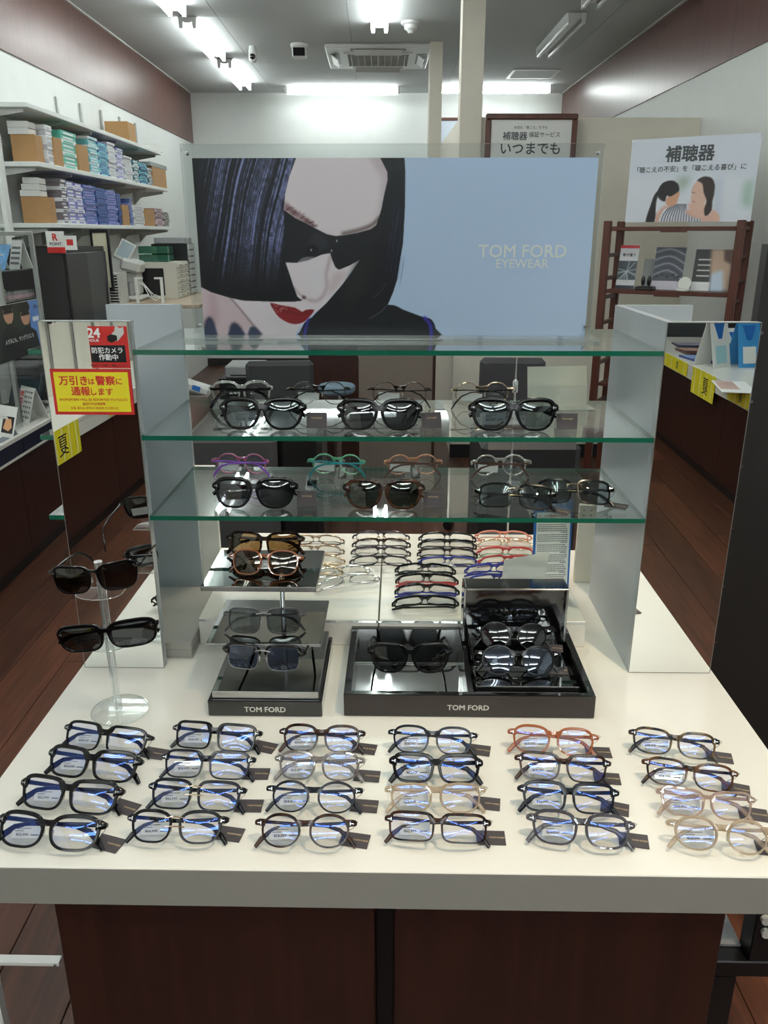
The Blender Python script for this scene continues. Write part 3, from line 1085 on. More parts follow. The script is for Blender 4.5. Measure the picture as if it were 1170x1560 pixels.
# hair: left bob with streaks
hm = cv.poly(PP([(280, 238), (452, 238), (440.5, 269), (434, 296), (432.5, 318), (432.5, 360), (434.8, 399.6), (442, 420), (447, 436), (453, 452), (461, 458), (449, 459.6), (424, 459.8), (399, 459.2), (370, 458), (349, 453.5), (322, 445.4), (303, 436)]), HAIR)
nU = 560
n1 = rs.rand(nU)
for k in range(1):
    n1 = np.convolve(n1, [.25, .5, .25], 'same')
n1 = (n1 - n1.min()) / (n1.max() - n1.min())
n2 = np.convolve(rs.rand(nU), np.ones(14) / 14, 'same')
n2 = np.clip((n2 - .38) / .24, 0, 1)
vv = (cv.V - pB) / (pT - pB)
uc = cv.U - .045 * vv * vv - .012 * vv + .0015 * np.sin(vv * 7 + cv.U * 40)
ii = np.clip(((uc - pL + .14) / .42 * (nU - 1)), 0, nU - 1).astype(int)
st = np.clip((n1[ii] - .30) / .45, 0, 1) * (.35 + .65 * n2[ii])
n3 = rs.rand(cv.H // 6 + 2, cv.W // 2 + 2)
brk = np.kron(n3, np.ones((6, 2)))[:cv.H, :cv.W]
st = st * (.35 + 1.0 * cv.blur(brk, 1))
fade = np.clip((vv - .27) / .3, 0, 1) * np.clip((cv.U - pL - .004) / .04, 0, 1) * np.clip((.0 - .155 + .06 * vv - cv.U) / .03 + 1.0, 0.12, 1)
cv.put(np.clip(hm * st * fade * 1.35, 0, 1), (132, 138, 188))
cv.stroke(PP([(470, 487), (466, 500), (463, 515)]), .005, (60, 66, 190), 1, .8)
pr = cv.build('poster_print', M_PRINT, t, lambda u, v: (u - xm, .0006, v - ZT))
MB().box(pL - xm, pR - xm, .0007, .0012, pB - ZT, pT - ZT).build('poster_backing', M_PAPER, t)
t['_o'] = (xm, YP, ZT)
tline(t, 'TOM FORD', 729, 863, 382.5, M_WINK, .008, YP, .0001, False)
tline(t, 'EYEWEAR', 756, 836, 401.5, M_WINK, .006, YP, .0001, False)

# ================================================================== EYEWEAR
_price = {}
SHAPES = {                 # a/W, b/W, n, taper, lift, centre/W
    'wellington': (.190, .142, 3.5, .10, .008, .246),
    'square': (.186, .146, 5.0, .05, .0, .243),
    'softsquare': (.188, .144, 3.9, .06, .0, .244),
    'boston': (.182, .154, 2.8, .09, .0, .244),
    'round': (.176, .160, 2.15, .03, .0, .242),
    'oval': (.192, .146, 2.7, .07, .014, .246),
    'rect': (.198, .132, 4.6, .03, .0, .250),
    'fox': (.192, .140, 3.2, .12, .028, .248),
    'crown': (.184, .156, 2.5, .05, .0, .246),
    'sporty': (.208, .116, 3.4, .10, .0, .258),
    'wayfarer': (.186, .146, 2.75, .19, .014, .246),
    'slim': (.192, .105, 2.7, .04, .0, .250),
}


def eyewear(name, label, loc, rz, tilt, W, shape, fm, lm, fold=True, rim=.0032, top=.35, bridge='acetate', tm=None, sticker=None,
            tagk=None, group=None, emblem=True, pads=True, brow=None, N=36, cat='eyeglasses', tipdrop=1.0, flip=False, lmask=None, tagoff=(0, 0, 0), plate=None, bscale=1.0, depth=.0021):
    aW, bW, n, tp, lift, cW = SHAPES[shape]
    a, b, cxx, lift = aW * W, bW * W * bscale, cW * W, lift * W
    tm = tm or fm
    kf = .0095 / (W / 2) ** 2
    Rt = Matrix.Rotation(-tilt, 4, 'X')
    parts = []          # (name, MB, material, kids)

    def yc(x):
        return kf * x * x

    def outline(s):
        th = np.linspace(0, 2 * np.pi, N, endpoint=False) + .05
        c, q = np.cos(th), np.sin(th)
        x = a * np.sign(c) * np.abs(c) ** (2 / n)
        z = b * np.sign(q) * np.abs(q) ** (2 / n)
        x = x * (1 + tp * z / b)
        if shape == 'crown':
            z = np.minimum(z, b * .86 - .12 * np.abs(x))
        if shape in ('wellington', 'fox', 'oval', 'boston'):
            z = z - .05 * b * np.clip(-x / a, 0, 1)
        z = z + lift * np.clip(x / a, 0, 1) ** 1.4 * np.clip((z + b * .3) / b, 0, 1)
        d = np.stack([np.roll(x, -1) - np.roll(x, 1), np.roll(z, -1) - np.roll(z, 1)], 1)
        d /= np.linalg.norm(d, axis=1)[:, None]
        nx_, nz_ = d[:, 1], -d[:, 0]
        t01 = np.clip((z / b + 1) / 2, 0, 1)
        wd = rim * (1 + top * (t01 ** 2) - .15 * (1 - t01))
        xo, zo = x + nx_ * wd, z + nz_ * wd
        return s * (cxx + x), z, s * (cxx + xo), zo

    fr = MB()
    prof = [(0, -.55), (0, .55), (.2, 1), (.8, 1), (1, .55), (1, -.55), (.8, -1), (.2, -1)]
    for s in (-1, 1):
        xi, zi, xo, zo = outline(s)
        if brow is not None:
            ring = [(xi[i], yc(xi[i]), zi[i]) for i in range(N)]
            mt = MB().tube(ring, .0007, 6, (0, 1, 0), closed=True)
            parts.append(('rim', mt, M_STEEL if brow == 'steel' else brow))
            sel = [i for i in range(N) if math.sin(2 * math.pi * i / N + .05) > -.02]
            sel = [i for i in sel]
            pts = [((xi[i] + xo[i]) / 2, yc(xi[i]), (zi[i] + zo[i]) / 2) for i in sel]
            k = len(pts)
            fr.tube(pts, [.0024] * k, 8, (0, 1, 0), [rim * .62 * min(1, .35 + 2.5 * min(j, k - 1 - j) / k) for j in range(k)])
        else:
            vs = []
            for i in range(N):
                for u, v in prof:
                    x_ = xi[i] + (xo[i] - xi[i]) * u
                    vs.append((x_, yc(x_) + v * depth, zi[i] + (zo[i] - zi[i]) * u))
            fs = []
            for i in range(N):
                i2 = (i + 1) % N
                fs += [(i * 8 + j, i * 8 + (j + 1) % 8, i2 * 8 + (j + 1) % 8, i2 * 8 + j) for j in range(8)]
            fr.add(vs, fs)
        # lens, slightly domed towards the front
        lv, lf = [(s * cxx, yc(cxx) - .0014, 0)], []
        for rr in (.33, .66, 1.0):
            for i in range(N):
                x_ = s * cxx + (xi[i] - s * cxx) * rr
                lv.append((x_, yc(x_) - .0014 * (1 - rr * rr), zi[i] * rr))
        lf += [(0, 1 + i, 1 + (i + 1) % N) for i in range(N)]
        for q in range(2):
            lf += [(1 + q * N + i, 1 + (q + 1) * N + i, 1 + (q + 1) * N + (i + 1) % N, 1 + q * N + (i + 1) % N) for i in range(N)]
        parts.append(('lens', MB().add(lv, lf), lm))
        # end piece
        zh = b * .52 + lift * .8
        fr.tube([(s * (cxx + a * .93), yc(cxx + a), zh), (s * (W * .47), yc(W * .47), zh + .0006), (s * (W * .5), yc(W * .5) + .0022, zh), (s * (W * .499), yc(W * .5) + .008, zh)],
                [.0023, .0024, .0022, .0019], 8, (0, .2, 1), [max(rim * 1.7, .0022), max(rim * 1.5, .002), max(.0036, rim * 1.05) if rim > .002 else .0020, .0030 if rim > .002 else .0018])
        if emblem:
            e = MB()
            ex, ey = s * W * .448, yc(W * .462) - .0030
            e.box(min(ex, ex + s * .0046), max(ex, ex + s * .0046), ey - .0006, ey, zh - .0006, zh + .0006)
            e.box(ex - .0006, ex + .0006, ey - .0006, ey, zh - .0022, zh + .0022)
            parts.append(('emblem', e, M_STEEL))
        if pads:
            pd_ = MB().ball((s * (cxx - a) * .78, .0045, -b * .12), .0018, .0030, .0052, 8, 6)
            parts.append(('nose_pad', pd_, A_CRY))
        # temple
        y0 = yc(W * .5) + .006
        hx = W * .5 - .0015
        if fold:
            yy = .0125 if s > 0 else .0185
            L_ = [(s * hx, y0, zh), (s * (hx - .006), max(y0 + .003, yy + .003), zh), (s * (hx - .020), yy + .001, zh - .0005), (s * W * .1, yy, zh - .002), (-s * W * .20, yy, zh - .004),
                  (-s * W * .34, yy - .001, zh - .009 * tipdrop), (-s * W * .44, yy - .002, zh - .020 * tipdrop), (-s * W * .50, yy - .003, zh - .030 * tipdrop)]
            r1 = [.0013, .0016, .0016, .0016, .0017, .0019, .0021, .0016]
            r2 = [.0024, .0026, .0024, .0022, .0024, .0030, .0036, .0026]
        else:
            L_ = [(s * hx, y0, zh), (s * hx, y0 + .015, zh), (s * (hx - .001), y0 + .06, zh), (s * (hx - .004), y0 + .098, zh - .002),
                  (s * (hx - .008), y0 + .115, zh - .010), (s * (hx - .012), y0 + .128, zh - .022), (s * (hx - .014), y0 + .136, zh - .034)]
            r1 = [.0013, .0015, .0015, .0016, .0018, .0020, .0015]
            r2 = [.0024, .0028, .0024, .0024, .0028, .0032, .0024]
        thick = rim / .0032
        f_ = max(.45, min(1.25, thick))
        parts.append(('temple', MB().tube(L_, [q * f_ for q in r1], 8, (0, 0, 1), [q * f_ for q in r2]), tm))
    # bridge
    xe, zb = cxx - a * .93, b * .46
    if bridge == 'acetate':
        zc_, hb = b * .62, max(rim * 1.5, .0016)
        xt, xb_ = cxx - a * .72, cxx - a - rim * .3
        zt_e = b * (1 - .72 ** n) ** (1 / n) + rim * .55
        vs, K = [], 13
        for i in range(K):
            q = -1 + 2 * i / (K - 1)
            x1_, x2_ = q * xt, q * xb_
            z1_ = zc_ + hb * .5 + (zt_e - zc_ - hb * .5) * abs(q) ** 1.7
            z2_ = zc_ - hb * .5 + (b * .16 - zc_ + hb * .5) * abs(q) ** 2.4
            d1, d2 = depth * .95, depth * 1.15
            vs += [(x1_, yc(x1_) - d1, z1_), (x1_, yc(x1_) + d1, z1_), (x2_, yc(x2_) + d2, z2_), (x2_, yc(x2_) - d2, z2_)]
        fs = [(i * 4 + j, i * 4 + (j + 1) % 4, (i + 1) * 4 + (j + 1) % 4, (i + 1) * 4 + j) for i in range(K - 1) for j in range(4)]
        fs += [(0, 1, 2, 3), tuple(range((K - 1) * 4, K * 4))]
        fr.add(vs, fs)
    else:
        mb = MB()
        gm = {'gold': M_GOLD, 'steel': M_STEEL}.get(bridge, M_GOLD)
        for zz, u_ in ((b * .62, .0015), (b * .02, .0005)):
            mb = MB().tube([(-xe - .003, yc(xe) - .0012, zz), (-xe * .5, -.0015, zz + u_), (0, -.0018, zz + u_ * 1.3), (xe * .5, -.0015, zz + u_), (xe + .003, yc(xe) - .0012, zz)], .0009, 6)
            parts.append(('bridge', mb, gm))
            if bridge == 'steel':
                break
        if bridge == 'gold':
            for s in (-1, 1):
                for dz in (.0, .0045):
                    parts.append(('rivet', MB().ball((s * (xe + .0028), yc(xe) - .0026, b * .62 - dz), .0011, .0008, .0011, 6, 4), gm))
    parts.insert(0, ('frame', fr, fm))
    # price plate hung on the folded temple, behind the left lens
    if sticker:
        pw_, ph_ = .040, .0145
        px_ = -cxx + .004 if plate is None else plate
        M = Matrix.Translation((px_, .0105, -b * .18)) @ Matrix.Rotation(R(-4), 4, 'Y')
        mb = MB(M).box(-pw_ / 2, pw_ / 2, 0, .0008, -ph_ / 2, ph_ / 2)
        lt = MB()
        text_into(lt, sticker, M @ Matrix.Translation((-.006, -.0003, -.0030)) @ FACE, height=.0042, bold=.02, res=1)
        for q, (u0, u1) in enumerate(((-.016, -.004), (-.014, .006))):
            lt.M = M
            lt.box(u0, u1, -.0003, -.0002, .0012 + .0028 * q, .0020 + .0028 * q)
            lt.M = None
        lt.M = M
        lt.box(.006, .016, -.0003, -.0002, -.0042, -.0030)
        lt.M = None
        parts.append(('price_plate', mb, M_PLATE, ('print', lt, mat('price ink', (70, 72, 76), .6))))
    # bake tilt, rest on z = 0
    zmin = 1e9
    for p in parts:
        for m_ in [p[1]] + ([p[3][1]] if len(p) > 3 else []):
            m_.v = [tuple(Rt @ Vector(q)) for q in m_.v]
            if flip:
                m_.v = [(-q[0], -q[1], q[2]) for q in m_.v]
        zmin = min(zmin, min(q[2] for q in p[1].v))
    for p in parts:
        for m_ in [p[1]] + ([p[3][1]] if len(p) > 3 else []):
            m_.v = [(q[0], q[1], q[2] - zmin) for q in m_.v]
    t = thing(name, label, cat, loc, rz, group)
    for p in parts:
        o = p[1].build(p[0], p[2], t, fix=p[0] != 'lens')
        if len(p) > 3:
            p[3][1].build(p[3][0], p[3][2], o, smooth=False, fix=False)
    # swing tag
    if tagk:
        hy = (yc(W * .5) + .004) * (-1 if flip else 1)
        hz = -zmin + math.cos(tilt) * b * .5
        if tagk == 'flat':
            ox, oy, rr = W * .5 + .002 + tagoff[0], .018 + tagoff[1], R(tagoff[2])
            M = Matrix.Translation((ox, oy, .0006)) @ Matrix.Rotation(rr, 4, 'Z') @ Matrix.Rotation(R(2), 4, 'X')
            c = MB(M).box(-.019, .019, -.0125, .0125, 0, .0008)
            co = c.build('swing_tag', M_TAG, t)
            lettering('TOM FORD', M_GOLDINK, co, M @ Matrix.Translation((.008, 0, .001)), height=.0028, bold=.02, res=1)
            e = Vector((ox - .012, oy + .008, .003))
        else:
            ox, oy = W * .5 + .022 + tagoff[0], .012 + tagoff[1]
            M = Matrix.Translation((ox, oy, .0004)) @ Matrix.Rotation(R(tagoff[2]), 4, 'Z') @ Matrix.Rotation(R(-9), 4, 'X')
            c = MB(M).box(-.0175, .0175, 0, .0006, 0, .0275)
            co = c.build('swing_tag', M_TAG, t)
            M2 = Matrix.Translation((ox, oy + .0004, .0004)) @ Matrix.Rotation(R(tagoff[2]), 4, 'Z')
            MB(M2).add([(-.0172, .0047, .0272), (.0172, .0047, .0272), (.0155, .022, .0005), (-.019, .022, .0005)], [(0, 1, 2, 3)]).build('tag_back', M_PAPER, co, fix=False)
            lettering('TOM FORD', M_GOLDINK, co, M @ Matrix.Translation((0, -.0003, .018)) @ FACE, height=.0026, bold=.02, res=1)
            e = M @ Vector((-.014, -.0006, .025))
        h0 = Vector((W * .49, hy, hz))
        md = (h0 + e) / 2 + Vector((.004, -.004, .002 if tagk == 'flat' else -.014))
        MB().tube([h0, (h0 + md) / 2 + Vector((.005, 0, .003)), md, (md + e) / 2 + Vector((-.003, 0, 0)), e], .00035, 5).build('string', M_BLACK, t)
    return t


# ---- the four rows of six on the table top
ORD = ('leftmost column', 'second column', 'third column', 'fourth column', 'fifth column', 'rightmost column')
ROW = ('back table row', 'second table row', 'third table row', 'front table row')
G = 'eyeglasses in rows on the white table top'
rows = [  # col,row, left,right,cy(centre of the front), drop right end, shape, frame, description, extras
    (0, 0, 92, 225, 1127, 9, 'softsquare', A_BLK, 'black squarish eyeglasses', dict(price='¥58,000')),
    (0, 1, 68, 209, 1166, 8, 'wellington', A_BLK, 'thick glossy black eyeglasses', dict(rim=.0044, price='¥54,000')),
    (0, 2, 25, 180, 1213, 8, 'wellington', A_BLK, 'heavy black wellington eyeglasses', dict(rim=.0042, price='¥62,000')),
    (0, 3, -10, 153, 1268, 6, 'oval', A_BLK, 'black rounded eyeglasses cut by the picture edge', dict(rim=.0040, price='¥62,000')),
    (1, 0, 260, 394, 1124, 5, 'square', A_BLK, 'black square eyeglasses', dict(price='¥58,000')),
    (1, 1, 243, 385, 1167, 3, 'softsquare', A_NAVY, 'slim black square eyeglasses with silver hinges', dict(rim=.0028, price='¥58,000')),
    (1, 2, 223, 370, 1214, 4, 'softsquare', A_NAVY, 'black square eyeglasses with double gold bridge', dict(bridge='gold', price='¥66,000')),
    (1, 3, 191, 343, 1262, 2, 'boston', A_BLK, 'rounded black eyeglasses with gold metal bridge', dict(bridge='gold', price='¥66,000')),
    (2, 0, 425, 554, 1127, 2, 'boston', A_TORT, 'dark tortoise eyeglasses with soft corners', dict(price='¥54,000')),
    (2, 1, 418, 553, 1169, 2, 'boston', A_GREY, 'transparent grey eyeglasses', dict(price='¥62,000')),
    (2, 2, 405, 550, 1216, 2, 'round', A_NAVY, 'thin black round eyeglasses', dict(rim=.0026, price='¥58,000')),
    (2, 3, 388, 541, 1268, 1, 'round', A_TORT, 'dark brown round eyeglasses', dict(rim=.0028, price='¥58,000')),
    (3, 0, 592, 726, 1129, 3, 'boston', A_NAVY, 'black keyhole eyeglasses', dict(rim=.0028, tm=A_BLK, price='¥58,000')),
    (3, 1, 594, 735, 1173, 2, 'wellington', A_BLK, 'broad black eyeglasses with thick rims', dict(rim=.0044, price='¥62,000')),
    (3, 2, 588, 740, 1216, 0, 'crown', A_CHAMP, 'champagne crown-panto eyeglasses', dict(rim=.0030, price='¥58,000')),
    (3, 3, 587, 747, 1264, 4, 'rect', A_TORT, 'dark rectangular eyeglasses', dict(rim=.0028, price='¥62,000')),
    (4, 0, 775, 912, 1130, 5, 'boston', A_AMB, 'amber brown transparent eyeglasses', dict(rim=.0030, price='¥58,000')),
    (4, 1, 786, 931, 1171, 5, 'wellington', A_TORT, 'dark keyhole eyeglasses with metal glints', dict(rim=.0030, price='¥58,000')),
    (4, 2, 791, 944, 1218, 4, 'softsquare', A_NAVY, 'black and navy eyeglasses', dict(rim=.0034, price='¥62,000')),
    (4, 3, 804, 968, 1266, 7, 'boston', A_GREYD, 'smoky grey transparent eyeglasses', dict(rim=.0034, price='¥58,000')),
    (5, 0, 960, 1097, 1134, 8, 'oval', A_HAV2, 'mottled havana eyeglasses', dict(rim=.0030, price='¥58,000')),
    (5, 1, 980, 1125, 1182, 10, 'oval', A_HAV, 'dark havana eyeglasses', dict(rim=.0028, price='¥58,000')),
    (5, 2, 1004, 1153, 1226, 7, 'fox', A_PINK, 'pale rose transparent eyeglasses', dict(rim=.0030, price='¥58,000')),
    (5, 3, 1020, 1182, 1275, 7, 'round', A_CHAMP, 'beige transparent round eyeglasses cut by the picture edge', dict(rim=.0030, price='¥58,000')),
]
TILT = R(36)
BS = .87
for c, r_, x0, x1, cyp, dr, shp, fm, desc, ex in rows:
    ex = dict(ex)
    pa, pb = onZ(x0, cyp - dr, TZ + .026), onZ(x1, cyp + dr, TZ + .026)
    W = (pb - pa).length
    rz = math.atan2(pb.y - pa.y, pb.x - pa.x)
    mid = (pa + pb) / 2
    price = ex.pop('price')
    eyewear('eyeglasses', '%s, %s, %s' % (desc, ROW[r_], ORD[c]), (mid.x, mid.y, TZ + .0004), rz, TILT, W, shp, fm, M_LENS,
            sticker=price, tagk='flat' if (c, r_) not in ((0, 1), (3, 1)) else None, group=G, tagoff=(rnd.uniform(-.004, .004), rnd.uniform(-.003, .004), rnd.uniform(-14, 4)), bscale=BS, **ex)

# ---- middle shelf: three sunglasses facing us, four spectacles facing away
SG = 'sunglasses on the glass shelves'
for k, (x0, x1, cyp, lm, lb) in enumerate(((334, 465, 642, M_LGREY2, 'black sunglasses with pale lenses at the left of the middle shelf'),
                                           (514, 642, 642, M_LSMOKE, 'black sunglasses with dark lenses in the middle of the middle shelf'),
                                           (715, 850, 640, M_LGREY2, 'black sunglasses with grey lenses at the right of the middle shelf'))):
    pa, pb = onY(x0, cyp - 0, 1.345), onY(x1, cyp + 1, 1.345)
    eyewear('sunglasses', lb, ((pa.x + pb.x) / 2, 1.345, ZS[1] + .0003), R(-1), R(12), pb.x - pa.x, 'wayfarer', A_BLK, lm, bscale=1.02, rim=.0052, top=.5, group=SG, cat='sunglasses', tagk='stand',
            tagoff=((-.004, 0, 0), (-.004, .004, 16), (-.004, 0, 0))[k], sticker='¥62,000', tipdrop=.5)
for k, (x0, x1, shp, fm, tm_, lb) in enumerate(((325, 412, 'oval', A_CRY, A_BLK, 'crystal clear spectacles turned away at the left of the middle shelf'),
                                                (440, 533, 'round', mat('thin dark metal', (60, 58, 52), .25, .9), A_BLK, 'thin dark metal spectacles turned away beside the clear ones'),
                                                (563, 655, 'round', mat('bronze metal', (74, 60, 54), .25, .9), A_BLK, 'thin bronze spectacles turned away in the middle of the middle shelf'),
                                                (688, 778, 'round', M_GOLD, A_BLK, 'thin gold round spectacles turned away at the right of the middle shelf'))):
    pa, pb = onY(x0, 600, 1.535), onY(x1, 600, 1.535)
    W = max(.118, pb.x - pa.x)
    eyewear('spectacles', lb, ((pa.x + pb.x) / 2, 1.535, ZS[1] + .0003), R((4, 3, -3, 5)[k]), R(4), W, shp, fm, M_LENSC, rim=.0034 if k == 0 else .0012, tm=tm_, flip=True, emblem=False,
            tipdrop=1.25, bscale=1.12, group='spectacles turned away on the middle shelf', sticker='¥12,000' if k else None, plate=.02)

# ---- lowest shelf
for k, (x0, x1, cyp, fm, lm, lb) in enumerate(((323, 452, 762, A_BLK, M_LSMOKE, 'glossy black sunglasses at the left of the lowest shelf'),
                                               (523, 646, 764, A_HAVS, M_LGREEN, 'tortoise sunglasses with green lenses in the middle of the lowest shelf'))):
    pa, pb = onY(x0, cyp, 1.345), onY(x1, cyp, 1.345)
    eyewear('sunglasses', lb, ((pa.x + pb.x) / 2, 1.345, ZS[2] + .0003), R(-1), R(14), pb.x - pa.x, 'wayfarer', fm, lm, bscale=1.02, rim=.0048, top=.5, group=SG, cat='sunglasses', tagk='stand',
            tagoff=(-.006, 0, 0), sticker='¥58,000', tipdrop=.5)
for k, (x0, x1, cyp, rz, yy, lb) in enumerate(((724, 845, 762, R(-8), 1.350, 'black half-metal sunglasses lying tilted in front on the lowest shelf'),
                                               (815, 933, 755, R(-5), 1.42, 'black half-metal sunglasses behind at the right of the lowest shelf'))):
    p = onZ((x0 + x1) / 2, cyp + 6, ZS[2] + .012)
    eyewear('sunglasses', lb, (p.x, p.y, ZS[2] + .0003), rz, R(40), .140, 'softsquare', A_BLK, M_LGREY2, bridge='gold', rim=.0032, group=SG, cat='sunglasses', tagk='flat', tagoff=(.004, -.012, -24))
for k, (x0, x1, fm, tm_, lb) in enumerate(((328, 408, A_ROSE, A_PURP, 'pink and purple children\'s spectacles turned away on the lowest shelf'),
                                           (473, 555, A_MINT, A_TEAL, 'mint and teal children\'s spectacles turned away on the lowest shelf'),
                                           (588, 669, A_PEACH, A_BROWN, 'peach and brown children\'s spectacles turned away on the lowest shelf'),
                                           (717, 807, A_CRY, A_BROWN, 'clear children\'s spectacles with brown temples turned away on the lowest shelf'))):
    pa, pb = onY(x0, 712, 1.535), onY(x1, 712, 1.535)
    eyewear('spectacles', lb, ((pa.x + pb.x) / 2, 1.545, ZS[2] + .0003), R((-4, -5, 4, 3)[k]), R(5), max(.112, pb.x - pa.x), 'round', fm, M_LENSC, rim=.0022, tm=tm_, flip=True, emblem=False,
            tipdrop=1.1, bscale=1.05, group='children\'s spectacles on the lowest shelf', sticker='¥9,900', plate=.025)

# ---- spectacles on the white platform, turned away
GP = 'spectacles on the white platform'
thinm = [mat('gunmetal', (70, 64, 70), .25, .9), mat('pale bronze metal', (150, 130, 112), .25, .9), M_GOLD, M_STEEL]
plat = [  # px centre, py of the middle, material, temple, shape, rim, text
    (482, 824, thinm[1], A_BLK, 'oval', .0011, 'thin bronze spectacles, farthest of the short left row on the platform'),
    (480, 840, thinm[1], thinm[1], 'oval', .0011, 'thin bronze spectacles, second of the short left row on the platform'),
    (480, 855, M_GOLD, M_GOLD, 'oval', .0011, 'thin gold spectacles, third of the short left row on the platform'),
    (478, 870, M_GOLD, M_GOLD, 'oval', .0011, 'thin gold spectacles, fourth of the short left row on the platform'),
    (581, 818, thinm[0], M_GOLD, 'oval', .0012, 'thin dark spectacles at the back of the middle row on the platform'),
    (581, 830, A_TORT, thinm[0], 'oval', .0022, 'dark brown oval spectacles second in the middle row on the platform'),
    (581, 842, thinm[0], A_BLK, 'oval', .0012, 'thin gunmetal spectacles third in the middle row on the platform'),
    (580, 856, thinm[0], A_BLK, 'oval', .0012, 'thin gunmetal spectacles nearest in the middle row on the platform'),
    (681, 820, A_BLK, A_BLK, 'rect', .0024, 'black spectacles at the back of the right row on the platform'),
    (681, 831, A_BLK, A_NAVY, 'rect', .0026, 'black spectacles second in the right row on the platform'),
    (681, 844, A_TORT, A_BLK, 'rect', .0024, 'dark tortoise spectacles third in the right row on the platform'),
    (682, 857, A_BLUEP, A_GREYD, 'rect', .0022, 'blue rimmed spectacles nearest in the right row on the platform'),
    (765, 818, A_SALM, A_SALM, 'oval', .0018, 'salmon spectacles at the far right of the platform'),
    (768, 831, M_GOLD, A_SALM, 'oval', .0013, 'thin rose gold spectacles second at the far right of the platform'),
    (770, 843, A_RED, A_MINT, 'oval', .0018, 'red rimmed spectacles with mint temples at the far right of the platform'),
    (772, 856, A_RED, A_BLUEP, 'oval', .0022, 'dark red spectacles nearest at the far right of the platform'),
    (648, 868, A_BLK, A_BLK, 'rect', .0030, 'black sporty spectacles at the back of the front group on the platform'),
    (650, 884, A_BLK, A_RED, 'rect', .0030, 'black sporty spectacles with red temple ends on the platform'),
    (650, 900, A_BLK, A_BLUEP, 'rect', .0030, 'black sporty spectacles with blue temple ends on the platform'),
    (647, 918, A_BLK, A_BLK, 'rect', .0032, 'black sporty spectacles nearest in the front group on the platform'),
    (752, 868, A_BLUEP, A_BLUEP, 'rect', .0026, 'blue plastic spectacles behind the grey card holder'),
    (756, 884, A_BLUEP, A_BLK, 'rect', .0026, 'dark blue spectacles beside the black case'),
]
for px, py, fm, tm_, shp, rim_, lb in plat:
    p = onZ(px, py + 3, PZ + .010)
    eyewear('spectacles', lb, (p.x, p.y, PZ + .0004), R(rnd.uniform(-3, 3)), R(38), .128 if py > 862 else .133, shp, fm, M_LENSC, rim=rim_, tm=tm_, flip=True, emblem=False, group=GP, N=28, tipdrop=.6)
for px, py, rz, lb in ((515, 872, R(16), 'thin rimless spectacles with grey temples behind the mirrored stand'), (528, 886, R(20), 'thin rimless spectacles lying askew on the platform')):
    p = onZ(px, py, PZ + .012)
    eyewear('spectacles', lb, (p.x, p.y, PZ + .0004), rz, R(30), .136, 'slim', M_STEEL, M_LENSC, rim=.0009, tm=M_STEEL, flip=True, emblem=False, group=GP, N=28, tipdrop=.5, bridge='steel')

# ================================================================== MIRRORED TIER STAND
bw0, bw1 = onZ(317, 1093, TZ), onZ(491, 1093, TZ)
cxs = (bw0.x + bw1.x) / 2
hwb = (bw1.x - bw0.x) / 2
YB0 = 1.146
t = thing('tier_stand', 'three-tier smoked mirror eyewear stand on a black plinth', 'display stand', (cxs, YB0, TZ), 0)
MB().cbox(-hwb, hwb, 0, .225, .0004, .030, .0015).build('plinth', M_GLOSSBLK, t)
MB().cbox(-hwb + .007, hwb - .006, .006, .222, .0305, .043, .001).build('bottom_plate_edge', M_STEEL, t)
MB().box(-hwb + .008, hwb - .007, .007, .221, .0431, .0436).build('bottom_plate', M_SMIR, t)
lettering('TOM FORD', M_SILVINK, t, Matrix.Translation((0, -.0004, .014)) @ FACE, width=.068, bold=.02)
MB().tube([(.01, .175, .0437), (.01, .175, .190)], .0045, 12).build('post', M_CHROME, t)
# plates: (front py, back py) at their heights
for nm_, (fx0, fx1, fy), (bx0, bx1, by_), zz, th in (('middle_plate', (313, 489, 980), (345, 499, 905), .108, .006), ('top_plate', (305, 482, 893), (348, 497, 828), .178, .010)):
    f0, f1 = onZ(fx0, fy, TZ + zz), onZ(fx1, fy, TZ + zz)
    b0 = onZ(bx1, by_, TZ + zz)
    x0, x1, y0, y1 = f0.x - cxs, f1.x - cxs, f0.y - YB0, min(b0.y, f0.y + .17) - YB0
    MB().cbox(x0, x1, y0, y1, zz - th, zz - .0006, .0008).build(nm_ + '_edge', M_STEEL, t)
    MB().box(x0 + .0006, x1 - .0006, y0 + .0006, y1 - .0006, zz - .0005, zz).build(nm_, M_SMIR, t)
GT = 'sunglasses on the tier stand'


def rest(px, py, z, tilt, b=.021):
    p = onZ(px, py, z)
    return (p.x, p.y + b * math.sin(tilt), z)


eyewear('sunglasses', 'tortoise sunglasses with round brown lenses in front on the top mirror plate', rest(403, 880, TZ + .1784, R(24)), R(-4), R(24), .132, 'boston', A_AMB, M_LBROWN,
        rim=.0026, tm=A_TORT, group=GT, cat='sunglasses', sticker='¥58,000', plate=0.0)
eyewear('sunglasses', 'dark tortoise sunglasses with olive brown lenses at the back of the top mirror plate', rest(403, 850, TZ + .1784, R(14)), R(-2), R(14), .146, 'wellington', A_TORT, M_LBROWN, rim=.0036, group=GT, cat='sunglasses')
eyewear('sunglasses', 'transparent grey sunglasses on the middle mirror plate', rest(402, 968, TZ + .1084, R(14)), R(0), R(14), .138, 'softsquare', A_GREYD, M_LGREY2, rim=.0024, tm=A_GREYD, group=GT, cat='sunglasses', bridge='steel', fold=True)
eyewear('sunglasses', 'blue lensed sunglasses with black brow bars on the bottom mirror plate', rest(402, 1051, TZ + .0440, R(12)), R(-5), R(12), .137, 'softsquare', A_BLK, M_LBLUE, brow='steel', rim=.0040, tm=A_BLK, group=GT, cat='sunglasses', bridge='steel', fold=False)

